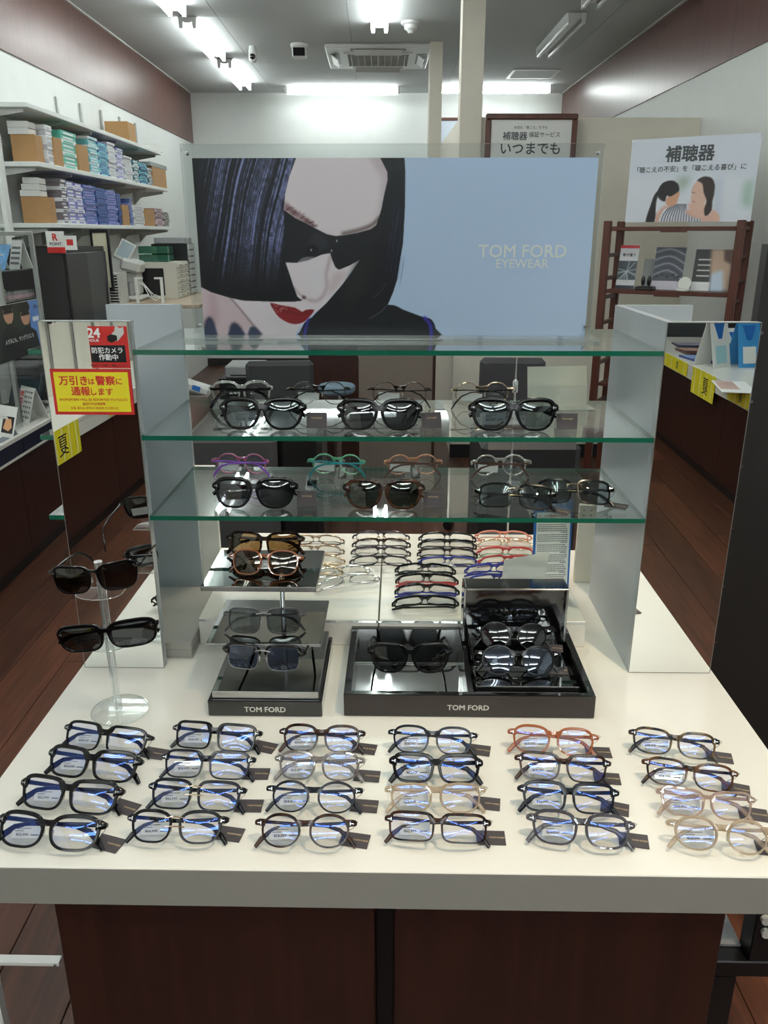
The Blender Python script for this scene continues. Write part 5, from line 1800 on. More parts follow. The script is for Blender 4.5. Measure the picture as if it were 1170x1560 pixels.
t = thing('certificate', 'narrow black framed certificate on the wall behind the dark cabinet', 'framed certificate', (q.x - .03, 5.53, q.z - .19))
for b4 in ((-.06, .06, .36, .38), (-.06, .06, 0, .02), (-.06, -.045, .02, .36), (.045, .06, .02, .36)):
    MB().box(b4[0], b4[1], -.01, .01, b4[2], b4[3]).build('frame_bar', M_BLACK, t)
MB().box(-.045, .045, -.004, .008, .02, .36).build('sheet', mat('ivory sheet', (224, 218, 190), .6), t)
MB().box(-.015, .015, -.006, -.0045, .18, .21).build('seal', M_YEL, t)

# ---- white service counter with instruments
SY = 5.55
a, b_ = onY(161, 467, SY, True), onY(272, 467, SY, True)
t = thing('service_counter', 'white service counter with pale wood top at the back left', 'counter', ((a.x + b_.x) / 2, SY, 0))
w_ = (b_.x - a.x) / 2
MB().box(-w_, w_, 0, .02, 0, a.z - .012).build('front_panel', M_PANEL, t)
MB().box(-w_, -w_ + .02, .0205, .95, 0, a.z - .012).build('side_panel', M_PANEL, t)
MB().cbox(-w_, w_ + .14, -.01, 1.2, a.z - .0115, a.z + .012, .003).build('counter_top', mat('pale wood', (178, 160, 138), .4, grain=.1, scale=8, stretch=(1, 6, 1)), t)
MB().box(-w_ + .021, w_ + .06, .5, .96, .02, .34).build('under_shelf', mat('dim cabinet', (120, 118, 112), .5), t)
SZ = a.z + .0125
SX = (a.x + b_.x) / 2


def at(px, py, Y):
    return onY(px, py, Y, True)


# slotted tray tower
q = at(163, 440, SY + .1)
t = thing('tray_tower', 'white tower of narrow slotted trays on the service counter', 'tray tower', (at(161, 440, SY + .12).x + .03, SY + .115, SZ))
hh = at(163, 416, SY + .1).z - SZ
MB().box(-.05, .05, .10, .12, 0, hh).build('back_panel', M_LGREY, t)
MB().box(-.052, -.045, -.1, .0995, 0, hh).build('side_panel', M_LGREY, t)
MB().box(.085, .092, -.1, .0995, 0, hh).build('side_panel', M_LGREY, t)
MB().box(-.0445, .0845, -.1, .0995, hh - .012, hh).build('lid', M_LGREY, t)
for k in range(10):
    MB().box(-.0445, .0845, -.1, .0995, .004 + k * hh * .093, .012 + k * hh * .093).build('tray', M_LGREY, t)
    MB().box(-.0445, .06, .03, .0995, .0125 + k * hh * .093, .0028 + (k + 1) * hh * .093).build('slot_back', M_NAVY, t)
# refractor with tilted screen
t = thing('lens_meter', 'white lens meter with a tilted screen on the service counter', 'instrument', (at(198, 440, SY + .3).x, SY + .37, SZ))
MB().cbox(-.075, .085, -.11, .12, 0, .035, .015).build('base', M_LGREY, t)
MB().cbox(-.045, .05, .0, .10, .0355, .20, .015).build('pillar', M_LGREY, t)
MB().tube([(0, -.05, .0355), (0, -.05, .13)], .022, 14).build('stage', M_GREYP, t)
MB(Matrix.Translation((0, .02, .24)) @ Matrix.Rotation(R(14), 4, 'Y')).cbox(-.06, .08, -.08, .08, -.045, .04, .018).build('head', M_LGREY, t)
SM = Matrix.Translation((-.05, -.02, .29)) @ Matrix.Rotation(R(28), 4, 'Y') @ Matrix.Rotation(R(-20), 4, 'X')
MB(SM).cbox(-.055, .055, -.012, .012, -.02, .12, .004).build('screen_body', M_LGREY, t)
MB(SM).box(-.042, .042, -.0135, -.0125, .0, .11).build('screen', mat('grey screen', (150, 166, 172), .2), t)
# drawer units
t = thing('drawer_unit', 'pale plastic parts cabinet with two columns of small drawers on the service counter', 'drawer unit', (at(241, 440, SY + .5).x + .02, SY + .66, SZ))
hh = at(250, 400, SY + .5).z - SZ
MB().box(-.17, .115, -.12, .24, 0, hh).build('cabinet_body', M_BEIGEP, t)
MB().cbox(-.165, .02, -.13, -.1205, .02, hh - .04, .004).build('dark_screen', M_BLACK, t)
dmesh = MB().cbox(0, .012, -.078, .078, .002, hh / 7 - .006, .002).mesh('drawer', M_BEIGEP)
for r_ in range(7):
    for c in range(2):
        d_ = link_mesh('drawer', dmesh, t, (.1155, -.035 + c * .165, .006 + r_ * (hh - .012) / 7))
        MB().box(.0125, .0165, -.03, .03, hh / 21, hh / 12).build('drawer_label', M_GREYP, d_)
t = thing('drawer_unit', 'black parts cabinet with one column of drawers behind the pale one', 'drawer unit', (at(277, 430, SY + .75).x - .03, SY + 1.02, SZ))
hh2 = at(280, 372, SY + .75).z - SZ
MB().box(-.22, .05, -.1, .14, 0, hh2).build('cabinet_body', M_BLACK, t)
dmesh = MB().cbox(0, .012, -.09, .12, .004, hh2 / 8 - .008, .002).mesh('drawer', M_LGREY)
for r_ in range(8):
    link_mesh('drawer', dmesh, t, (.0505, 0, .004 + r_ * hh2 / 8))
tag(MB().cbox(-.20, .04, -.09, .12, 0, .045, .004).build('flat_device', M_GREYP, None, (at(277, 430, SY + .75).x - .03, SY + 1.02, SZ + hh2 + .0006)), 'flat grey device on top of the black parts cabinet', 'device')
gx_, gz_ = at(222, 396, SY + .35), SZ + hh + .0006
for k in range(2):
    t = thing('basket', '%s green mesh basket on the pale parts cabinet' % ('lower', 'upper')[k], 'basket', (at(236, 396, SY + .4).x - .06, SY + .68, gz_ + k * .058), 0, 'green baskets')
    for q in ((-.105, .105, -.085, -.08, 0, .05), (-.105, .105, .08, .085, 0, .05), (-.105, -.1, -.0795, .0795, 0, .05), (.1, .105, -.0795, .0795, 0, .05)):
        MB().box(*q).build('basket_wall', clear('green plastic', (.35, .62, .52), base=.06, frost=.5, fc=rgb(70, 128, 104)), t)
    MB().box(-.0995, .0995, -.0795, .0795, 0, .004).build('basket_floor', mat('green plastic solid', (70, 128, 104), .4), t)
tag(MB().cbox(-.07, .07, -.05, .05, 0, .035, .014).build('dark_pouch', M_BLACK, None, (at(236, 396, SY + .4).x - .06, SY + .68, gz_ + .0625)), 'dark pouch lying in the upper green basket', 'pouch')
# cable stand
t = thing('cable_stand', 'white bracket with looped white cables before the parts cabinet', 'bracket', (at(224, 450, SY + .1).x + .02, SY + .10, SZ))
for sx in (-1, 1):
    MB().box(sx * .085 - .008, sx * .085 + .008, -.01, .01, 0, .17).build('upright', M_PAPER, t)
    MB().box(min(sx * .0765, sx * .04), max(sx * .0765, sx * .04), -.01, .01, .158, .17).build('arm', M_PAPER, t)
for k in range(3):
    MB().tube([(-.08 + .02 * k, -.012, .14), (-.03 + .02 * k, -.02, .12 - .02 * k), (.0 + .02 * k, -.02, .05), (.04, -.02, .02 + .02 * k), (.075, -.012, .04)], .003, 6).build('cable', M_PAPER, t)

# ================================================================== BACKGROUND, RIGHT
# ladder rack turned into the corner
RY = 4.95
f0, f1 = onY(926, 345, RY, True), onY(1130, 341, RY - .38, True)
rzz = math.atan2(f1.y - f0.y, f1.x - f0.x)
Lr = math.hypot(f1.x - f0.x, f1.y - f0.y)
RH = f0.z + .01
t = thing('ladder_rack', 'dark walnut ladder rack with two shelves in the right corner', 'rack', (f0.x, f0.y, 0), rzz)
DR = .27
for xx in (0, Lr):
    for yy in (0, DR):
        MB().cbox(xx - .022, xx + .022, yy - .016, yy + .016, 0, RH + .02, .004).build('leg', M_RACKW, t)
    for z in (RH - .02, RH - .17, RH - .30, RH - .41, RH - .56, RH - .80, RH - 1.05, RH - 1.28):
        MB().cbox(xx - .012, xx + .012, .0165, DR - .0165, z - .011, z + .011, .003).build('rung', M_RACKW, t)
rz0 = onY(1010, 443, RY - .16, True).z
for z, n_ in ((RH - .012, 'top_board'), (rz0, 'shelf_board'), (rz0 - .55, 'low_board')):
    MB().cbox(.024, Lr - .024, -.01, DR - .02, z - .022, z, .003).build(n_, M_RACKW, t)
    MB().cbox(Lr * .42, Lr * .62, -.016, -.0105, z - .030, z - .004, .002).build('grip', M_RACKW, t)
RM_ = Matrix.Translation((f0.x, f0.y, 0)) @ Matrix.Rotation(rzz, 4, 'Z')


def RK(fx, yy, z):
    return RM_ @ Vector((fx * Lr, yy, z))


ra = rzz
zs_ = rz0 + .0006


def leaner(name, label, cat, fx, w_, h_, cvs, yy=.10, lean=12, slant=0.0, room_z=zs_):
    t = thing(name, label, cat, RK(fx, yy, room_z), ra)
    K = Matrix.Rotation(R(-lean), 4, 'X')
    MB(K).box(-w_ / 2, w_ / 2, .001, .004, 0.001, h_).build('card', M_PAPER, t)
    cvs.build('print', M_PRINT, t, lambda u, v: tuple(K @ Vector((u + slant * v, .0004, v + .001))))
    MB(Matrix.Rotation(R(lean + 6), 4, 'X')).box(-w_ * .2, w_ * .2, h_ * .45, h_ * .45 + .003, -h_ * .12, h_ * .5).build('strut', M_PAPER, t)
    return t


cvs = Canvas(-.055, .055, 0, .25, 420, (220, 220, 222))
cvs.rect(-.055, .055, .232, .25, (210, 50, 60))
cvs.rect(-.055, .055, .05, .16, (70, 76, 82))
for k in range(14):
    a_ = rnd.uniform(0, 6.28)
    cvs.stroke([(.0, .10), (.07 * math.cos(a_), .10 + .06 * math.sin(a_))], .006, (180, 190, 196), 0, .7, 0)
cvs.rect(-.055, .055, 0, .018, (36, 44, 56))
t = leaner('leaflet', 'tall leaflet with red header at the left end of the walnut rack shelf', 'leaflet', .14, .11, .25, cvs)
lettering('骨が違う', M_INK, t, Matrix.Rotation(R(-12), 4, 'X') @ Matrix.Translation((0, -.001, .195)) @ FACE, width=.075, bold=.02, res=1)
cvs = Canvas(-.085, .085, 0, .24, 380, (196, 190, 200))
cvs.rect(-.085, .085, .05, .24, (70, 74, 84))
for k in range(10):
    cvs.stroke([(-.1, .05 + k * .022), (0, .09 + k * .02), (.1, .02 + k * .024)], .007, (150, 152, 164) if k % 2 else (50, 52, 60), 0, .9)
for k in range(5):
    cvs.ell((-.06 + k * .03, .075 + .01 * (k % 2)), .012, .008, (34, 34, 40))
leaner('leaflet', 'square grey photo panel of hearing aids on the walnut rack shelf', 'leaflet', .47, .17, .24, cvs)
cvs = Canvas(-.10, .10, 0, .23, 380, (40, 38, 40))
cvs.poly([(-.02, .23), (.10, .23), (.10, .0), (.02, .03), (-.01, .12)], (190, 160, 136), 3)
cvs.poly([(.05, .23), (.10, .23), (.10, .15), (.06, .17)], (90, 60, 44), 2)
cvs.poly([(.0, .10), (.06, .12), (.08, .0), (.0, .0)], (190, 204, 220), 3)
cvs.rect(-.10, .0, .0, .05, (226, 226, 226))
for k in range(4):
    cvs.rect(-.08, -.01, .08 + k * .03, .087 + k * .03, (210, 206, 200))
leaner('leaflet', 'slanted leaflet with a person photograph at the right end of the rack shelf', 'leaflet', .80, .20, .23, cvs, slant=.0)
# hearing aid stands
t = thing('hearing_aid_charger', 'dark charger with two hearing aids on the walnut rack shelf', 'charger', RK(.33, .045, zs_), ra)
MB().cbox(-.05, .05, -.04, .04, 0, .02, .004).build('charger_base', M_DARK, t)
for sx in (-1, 1):
    MB().ball((sx * .017, 0, .05), .012, .012, .029, 10, 8).build('hearing_aid', M_BLACK, t)
t = thing('grey_card', 'plain grey card standing behind the hearing aid charger', 'card', RK(.335, .17, zs_), ra)
MB(Matrix.Rotation(R(-6), 4, 'X')).box(-.06, .06, 0, .003, 0, .17).build('card', mat('grey green card', (140, 144, 140), .5), t)
MB(Matrix.Rotation(R(20), 4, 'X')).box(-.02, .02, .05, .053, -.018, .08).build('strut', M_PAPER, t)
t = thing('clear_case', 'open round clear case on the walnut rack shelf', 'case', RK(.625, .035, zs_), ra)
MB().lathe([(.032, 0), (.038, .006), (.037, .016), (.034, .016)], 24).build('case_base', M_PAPER, t)
MB(Matrix.Translation((0, .030, .040)) @ Matrix.Rotation(R(78), 4, 'X')).lathe([(.036, -.004), (.038, .0), (.036, .005)], 24).build('case_lid', M_FROST, t)

# mother and child poster above the rack, turned across the corner
q0, q1 = onY(952, 339, 4.98, True), onY(1143, 337, 4.62, True)
uw = math.hypot(q1.x - q0.x, q1.y - q0.y)
rzp = math.atan2(q1.y - q0.y, q1.x - q0.x)
uh = (onY(963, 215, 4.98, True).z + onY(1163, 200, 4.62, True).z) / 2 - (q0.z + q1.z) / 2
t = thing('hearing_poster', 'hearing aid poster of a mother and a girl above the walnut rack', 'poster', ((q0.x + q1.x) / 2, (q0.y + q1.y) / 2, (q0.z + q1.z) / 2), rzp)
MB().box(-uw / 2, uw / 2, .0006, .004, 0, uh).build('poster_board', M_PAPER, t)
cq = Canvas(-uw / 2, uw / 2, 0, uh, 230, (214, 220, 230))
# pixel of crop (940,190) scale 5.087 -> sheet coordinates by bilinear corners
TLc, TRc, BRc, BLc = (115, 130), (1135, 50), (1030, 740), (60, 755)


def CQ(pts):
    out = []
    for x_, y_ in pts:
        u, v = .5, .5
        for _ in range(12):
            tx, ty = TLc[0] + (TRc[0] - TLc[0]) * u, TLc[1] + (TRc[1] - TLc[1]) * u
            bx_, by_ = BLc[0] + (BRc[0] - BLc[0]) * u, BLc[1] + (BRc[1] - BLc[1]) * u
            v = min(1.2, max(-.2, (y_ - by_) / (ty - by_)))
            lx, rx = BLc[0] + (TLc[0] - BLc[0]) * v, BRc[0] + (TRc[0] - BRc[0]) * v
            u = (x_ - lx) / (rx - lx)
        out.append(((u - .5) * uw, v * uh))
    return out


cq.poly(CQ([(80, 420), (1060, 380), (1040, 770), (40, 770)]), (222, 226, 234), 3, .9)
cq.poly(CQ([(480, 400), (600, 390), (560, 470), (500, 520)]), (150, 170, 156), 4, .8)
cq.poly(CQ([(1000, 430), (1060, 400), (1040, 640), (970, 600)]), (150, 184, 166), 4, .8)
cq.poly(CQ([(780, 400), (830, 400), (800, 720), (760, 720)]), (188, 198, 216), 4, .8)
cq.poly(CQ([(310, 690), (380, 620), (520, 640), (700, 680), (800, 690), (810, 770), (300, 770)]), (214, 172, 156), 1)
cq.poly(CQ([(560, 600), (600, 700), (700, 720), (760, 650), (700, 600)]), (222, 182, 164), 1)
shirt = cq.poly(CQ([(380, 650), (450, 620), (480, 590), (560, 600), (550, 680), (600, 710), (670, 725), (670, 770), (330, 770), (350, 700)]), (228, 228, 232))
for k in range(16):
    cq.stroke(CQ([(350 + k * 22, 770), (375 + k * 20, 690), (440 + k * 12, 610)]), .006, (58, 62, 82), 0, .9, clip=shirt)
cq.poly(CQ([(420, 540), (500, 510), (490, 570), (470, 610), (430, 630), (390, 600)]), (212, 160, 130), 0, 1, 3)
cq.poly(CQ([(330, 500), (370, 445), (440, 425), (490, 450), (500, 500), (480, 520), (430, 550), (400, 545), (385, 590), (340, 570), (325, 530)]), (44, 40, 44), 0, 1, 3)
cq.poly(CQ([(340, 505), (300, 540), (270, 620), (235, 720), (235, 770), (290, 770), (310, 700), (315, 600)]), (46, 42, 46), 0, 1, 3)
cq.poly(CQ([(600, 480), (650, 420), (700, 440), (720, 520), (700, 590), (650, 620), (600, 615), (590, 570), (595, 530)]), (220, 182, 164), 0, 1, 3)
cq.poly(CQ([(640, 420), (690, 392), (750, 400), (775, 450), (770, 520), (755, 580), (745, 660), (700, 700), (690, 650), (710, 580), (690, 520), (680, 450), (650, 430)]), (60, 50, 48), 0, 1, 3)
cq.stroke(CQ([(600, 585), (620, 590)]), .004, (170, 90, 84), 0, .9, 0)
cq.stroke(CQ([(600, 515), (622, 520)]), .003, (60, 44, 40), 0, .8, 0)
cq.poly(CQ([(740, 660), (780, 660), (805, 720), (780, 740), (750, 700)]), (218, 176, 158), 0, 1, 3)
cq.build('poster_print', M_PRINT, t, lambda u, v: (u, .0, v))


def pl(s, cx0, cy0, cx1, cy1, bold):
    (u0, v0), (u1, v1) = CQ([(cx0, cy0), (cx1, cy1)])
    lettering(s, M_NOTE, t, Matrix.Translation(((u0 + u1) / 2, -.0012, (v0 + v1) / 2)) @ FACE, width=abs(u1 - u0), bold=bold)


pl('補聴器', 395, 228, 775, 205, .03)
pl('「聴こえの不安」を「聴こえる喜び」に', 160, 352, 1012, 308, .015)
for q in ((-uw / 2 + .012, uh - .012), (uw / 2 - .012, uh - .012)):
    MB().tube([(q[0], -.004, q[1]), (q[0], -.0005, q[1])], .004, 8).build('pin', M_STEEL, t)

# ================================================================== BEHIND THE SHELVES
use_room(True)
FK = mat('charcoal upholstery', (60, 60, 62), .85, grain=.12, scale=300, bump=.2)


def chair(label, x, y, rz, bw=.42, seatz=.44, btop=.86, arm=False):
    t = thing('office_chair', label, 'chair', (x, y, 0), rz, 'grey upholstered chairs')
    MB().cbox(-bw / 2, bw / 2, -.22, .22, seatz - .07, seatz, .03).build('seat', FK, t)
    MB(Matrix.Translation((0, -.22, seatz + .04)) @ Matrix.Rotation(R(6), 4, 'X')).cbox(-bw / 2, bw / 2, -.03, .03, 0, btop - seatz, .02).build('backrest', FK, t)
    MB().cyl(0, 0, .10, seatz - .0705, .028, 14).build('column', M_BLACK, t)
    for k in range(5):
        a_ = k * 2 * math.pi / 5 + .3
        c, s = math.cos(a_), math.sin(a_)
        MB().tube([(.02 * c, .02 * s, .11), (.15 * c, .15 * s, .10), (.29 * c, .29 * s, .075)], [.028, .022, .016], 8).build('foot_arm', M_BLACK, t)
        MB(Matrix.Translation((.29 * c, .29 * s, 0)) @ Matrix.Rotation(a_, 4, 'Z')).tube([(0, -.018, .029), (0, .018, .029)], .029, 12).build('caster', M_BLACK, t)
    return t


p = onZ(425, 640, .45, True)
a, b_ = onY(371, 550, 4.4, True), onY(473, 550, 4.4, True)
chair('grey office chair whose back shows behind the left of the middle shelf', (a.x + b_.x) / 2, 4.62, R(4), b_.x - a.x, .44, a.z - .03)
a, b_ = onY(734, 545, 4.0, True), onY(832, 545, 4.0, True)
chair('dark grey office chair behind the right of the middle shelf', (a.x + b_.x) / 2, 4.22, R(-3), b_.x - a.x, .44, a.z - .03)
# low upholstered bench panels seen below the middle shelf
a, b_, c_ = onY(280, 668, 2.95, True), onY(420, 668, 2.95, True), onY(488, 668, 2.95, True)
t = thing('upholstered_bench', 'low grey upholstered bench with a black end behind the lowest shelf', 'bench', ((a.x + b_.x) / 2, 3.05, 0))
w_ = (b_.x - a.x) / 2
MB().cbox(-w_, w_, -.09, .30, .06, a.z, .02).build('grey_body', M_DKGREY, t)
MB().cbox(w_ + .002, w_ + .002 + (c_.x - b_.x), -.08, .28, .06, a.z + .01, .02).build('black_end', M_BLACK, t)
MB().box(-w_ + .03, w_ + .1, -.05, .26, 0, .0595).build('plinth', M_BLACK, t)
a, b_ = onY(735, 676, 3.1, True), onY(888, 676, 3.1, True)
t = thing('upholstered_bench', 'low black seat block behind the right of the lowest shelf', 'bench', ((a.x + b_.x) / 2, 3.25, 0))
w_ = (b_.x - a.x) / 2
MB().cbox(-w_, w_, -.15, .3, .10, a.z, .025).build('seat_block', mat('black leather', (34, 34, 37), .5), t)
MB().box(-w_ + .03, w_ - .03, -.1, .26, 0, .0995).build('plinth', M_BLACK, t)
# blue stool
a, b_ = onY(484, 588, 4.9, True), onY(541, 588, 4.9, True)
t = thing('round_stool', 'round blue-grey stool on a slim steel post behind the middle shelf', 'stool', ((a.x + b_.x) / 2, 4.95, 0))
r_ = (b_.x - a.x) / 2
MB().lathe([(r_ * .9, a.z - .05), (r_, a.z - .035), (r_, a.z - .01), (r_ * .92, a.z)], 28).build('seat', mat('blue grey vinyl', (104, 128, 146), .5), t)
MB().cyl(0, 0, .03, a.z - .0505, .025, 14).build('post', M_STEEL, t)
MB().lathe([(.19, 0), (.19, .015), (.03, .03)], 28).build('foot', M_BLACK, t)
# consulting desk
a, b_ = onY(470, 545, 5.4, True), onY(546, 545, 5.4, True)
c_ = onY(664, 545, 5.4, True)
zt_ = CAMZ - .66
t = thing('consulting_desk', 'consulting desk with walnut and taupe front panels behind the shelves', 'desk', ((a.x + c_.x) / 2, 5.5, 0))
hw_ = (c_.x - a.x) / 2
MB().cbox(-hw_ - .2, hw_, -.12, .5, zt_ - .03, zt_, .003).build('desk_top', M_WALNUT, t)
MB().box(-hw_, -hw_ + (b_.x - a.x), -.1, -.08, .0, zt_ - .0305).build('walnut_panel', M_WALNUT, t)
MB().box(-hw_ + (b_.x - a.x) + .002, hw_ - .02, -.1, -.08, .0, zt_ - .0305).build('taupe_panel', mat('taupe panel', (122, 110, 100), .45), t)
MB().box(hw_ - .018, hw_, -.1, .45, .0, zt_ - .0305).build('side_panel', M_WALNUT, t)
# printer and shelf at the far left behind the shelves
a = onY(345, 566, 5.9, True)
t = thing('printer', 'flat grey printer on a black stand behind the left of the middle shelf', 'printer', (a.x + .13, 6.0, 0))
MB().box(-.18, .32, -.15, .25, 0, a.z - .045).build('stand', M_BLACK, t)
MB().cbox(-.14, .13, -.12, .2, a.z - .0445, a.z + .04, .008).build('printer_body', M_GREYP, t)
MB().box(-.10, .09, -.1205, -.12, a.z - .03, a.z - .02).build('paper_slot', M_BLACK, t)
a = onY(298, 590, 4.9, True)
t = thing('tape_dispenser', 'pale desk device with a blue mark beside the left mirror stand', 'device', (a.x, 4.95, 0))
MB().box(-.12, .08, -.1, .15, 0, a.z - .05).build('stand', mat('taupe stand', (116, 108, 100), .5), t)
MB(Matrix.Translation((0, 0, a.z)) @ Matrix.Rotation(R(18), 4, 'Y')).cbox(-.09, .09, -.05, .05, -.04, .02, .015).build('device_body', M_LGREY, t)
MB(Matrix.Translation((0, 0, a.z)) @ Matrix.Rotation(R(18), 4, 'Y')).box(-.02, .03, -.052, -.0505, -.02, .01).build('blue_mark', M_BLUE, t)
# pen on the far side
use_room(False)
a = onZ(785, 602, ZS[1])
t = thing('chrome_pen', 'slim chrome pen on a tall stem behind the right of the middle shelf', 'pen', (onY(783, 590, 1.9).x, 1.88, TZ))
hz_ = onY(783, 545, 1.88).z - TZ
MB().lathe([(.022, .0003), (.022, .004), (.003, .006), (.0025, hz_ - .085), (.0065, hz_ - .08), (.0065, hz_ - .055), (.003, hz_ - .05)], 16).build('socket', M_STEEL, t)
MB().tube([(0, 0, hz_ - .05), (0, 0, hz_)], [.002, .0012], 8).build('pen', M_STEEL, t)

# ================================================================== BLACK PANEL RIGHT OF THE TABLE
PYB = 1.74
xl = onY(1072, 1040, PYB).x
zt_ = onY(1166, 372, PYB).z
t = thing('black_display_panel', 'tall black display panel with steel screws right of the table', 'display panel', (xl, PYB, 0))
MB().box(0, .62, 0, .03, .06, zt_).build('panel', mat('black panel', (38, 36, 35), .4, grain=.06, scale=4), t)
for k in range(7):
    q = onY(1159, 507, PYB)
    sm = MB().tube([(q.x - xl, -.006, q.z - .145 * k), (q.x - xl, 0.0, q.z - .145 * k)], .0035, 10)
    sm.build('screw', M_STEEL, t)
for k in range(4):
    q = onY(1150, 560, PYB)
    MB().tube([(q.x - xl + .0, -.004, q.z - .29 * k), (q.x - xl, 0, q.z - .29 * k)], .0025, 8).build('screw', M_STEEL, t)
# black floor frame under it
t = thing('floor_frame', 'low black metal frame with bolts on the floor right of the table', 'frame', (.0, 1.0, 0))
fa, fb = onY(1080, 1462, 1.05), onY(1250, 1462, 1.05)
z0 = fa.z
xa_ = fa.x - .02
MB().cbox(xa_, xa_ + .5, .03, .07, z0 - .015, z0 + .018, .002).build('lower_rail', M_BLACK, t)
MB().cbox(xa_ + .075, xa_ + .135, .03, .07, z0 + .0185, z0 + .22, .002).build('upright', M_BLACK, t)
MB().cbox(xa_, xa_ + .5, .03, .07, z0 + .2205, z0 + .26, .002).build('upper_rail', M_BLACK, t)
MB().box(xa_ + .0, xa_ + .074, .06, .13, z0 + .019, z0 + .024).build('plate', M_GREYP, t)
for k in range(2):
    q = onY(1166, 1400 + 20 * k, 1.028)
    MB().tube([(q.x, .022, q.z), (q.x, .0295, q.z)], .008, 12).build('bolt', M_LGREY, t)
for xx in (.02, .44):
    MB().box(xa_ + xx, xa_ + xx + .04, .03, .07, 0, z0 - .0155).build('foot', M_BLACK, t)
# white strip low on the floor at the left
a = onZ(0, 1464, .012)
t = thing('floor_strip', 'thin white bracket strip low on the left beside the table base', 'strip', (0, 0, 0))
qa, qb = onY(-30, 1464, .96), onY(92, 1467, .96)
MB().cbox(qa.x, qb.x, .955, .97, qa.z - .004, qa.z + .004, .001).build('strip', M_PAPER, t)
MB().tube([(qb.x - .006, .953, qa.z), (qb.x - .006, .9548, qa.z)], .002, 8).build('screw', M_STEEL, t)
MB().box(qa.x, qa.x + .02, .955, .97, 0, qa.z - .0045).build('foot', M_PAPER, t)

# ================================================================== WHAT THE MIRRORS SHOW
YMM = YM - .0008


def mz(px, py, z):
    p = onZ(px, py, z)
    return Vector((p.x, 2 * YMM - p.y, z))


def mx(px, py, x):
    p = onX(px, py, x)
    return Vector((x, 2 * YMM - p.y, p.z))


use_room(True)
toR = ROOM.inverted()
# right counter behind the viewer
CXR = (toR @ Vector((2.07, -2.9, 0))).x
CTR = CAMZ - .885
t = thing('side_counter', 'long counter with white edge and walnut front seen in the right mirror', 'counter', ((CXR + XW) / 2, -2.6, 0))
hx = (XW - CXR) / 2
MB().cbox(-hx, hx - .001, -2.3, 2.3, CTR - .022, CTR, .002).build('counter_top', M_TOP, t)
MB().box(-hx + .004, hx - .001, -2.3, 2.3, CTR - .105, CTR - .0225).build('fascia', M_TOP, t)
for k in range(6):
    MB().cbox(-hx + .03, hx - .001, -2.3 + k * .766, -2.3 + k * .766 + .763, .07, CTR - .1055, .0015).build('front_panel', M_WALNUT, t)
MB().box(-hx + .05, hx - .001, -2.3, 2.3, .0004, .0695).build('plinth', M_BLACK, t)
tag(MB().box(-.02, 0, -2.4, 2.2, 0, 1.5).build('backdrop_panel', M_DARK, None, (XW - .002, -2.7, CTR + .001)), 'dark backdrop panel behind the counter seen in the right mirror', 'panel')


def ytag(y, x, s, label, wd=.42, ht=.165, ztop=CTR, tx='夏'):
    t = thing('yellow_banner', label, 'banner', (x, y, ztop - .006), 0, 'yellow summer banners')
    MB().box(-.0018, -.0008, -wd / 2, wd / 2, -ht, .004).build('banner_sheet', M_YEL, t) if s < 0 else MB().box(.0008, .0018, -wd / 2, wd / 2, -ht, .004).build('banner_sheet', M_YEL, t)
    for k in range(4):
        q = -wd / 2 + wd * (k + .5) / 4
        xx = (-.0022, -.002) if s < 0 else (.002, .0022)
        MB().box(xx[0], xx[1], q - .006, q + .006, -ht, .004).build('stripe', mat('pale yellow', (244, 238, 170), .5), t)
    M = Matrix.Translation((s * .0028, wd * .12, -ht * .5)) @ Matrix.Rotation(s * math.pi / 2, 4, 'Z') @ FACE
    lettering(tx, M_NAVY, t, M, height=ht * .62, bold=.0)


for k, (px0, px1, wd, ht) in enumerate(((1012, 1038, .62, .09), (1055, 1091, .46, .175), (1117, 1142, .34, .09))):
    q = toR @ mx((px0 + px1) / 2, 560, 2.07)
    q = toR @ Vector((2.07, mx(px0 / 2 + px1 / 2, (545, 567, 600)[k], 2.07).y, 0))
    ytag(q.y, CXR - .0004, -1, '%s yellow summer banner on the counter edge in the right mirror' % ('far', 'large middle', 'near')[k], wd, ht)
q = toR @ Vector((-1.70, mx(100, 670, -1.70).y, 0))
ytag(q.y, CX + .0005, 1, 'yellow summer banner hanging from the counter edge in the left mirror', .34, .17, CT)
ytag(q.y - .72, CX + .0005, 1, 'second yellow banner on the counter edge in the left mirror', .22, .08, CT)


def R3(v):
    return toR @ v


def tent(px, py, label, w_, h_, mt, rz, pic):
    q = R3(mz(px, py, CTR))
    t = thing('tent_card', label, 'tent card', (q.x, q.y, CTR + .0006), rz)
    K = Matrix.Rotation(R(-14), 4, 'X')
    MB(K).box(-w_ / 2, w_ / 2, 0, .003, 0, h_).build('front_sheet', mt, t)
    MB(Matrix.Translation((0, h_ * .5, 0)) @ Matrix.Rotation(R(14), 4, 'X')).box(-w_ / 2, w_ / 2, -.003, 0, .0, h_).build('back_sheet', mt, t)
    MB(K).box(-w_ * .3, w_ * .3, -.0012, -.0004, h_ * .08, h_ * .42).build('picture', pic, t)
    MB(K).prism([(-w_ * .3, h_ * .85), (w_ * .3, h_ * .85), (w_ * .1, h_ * .55), (-w_ * .1, h_ * .55)], -.0012, -.0004, 'xz').build('mark', M_BLUE, t)


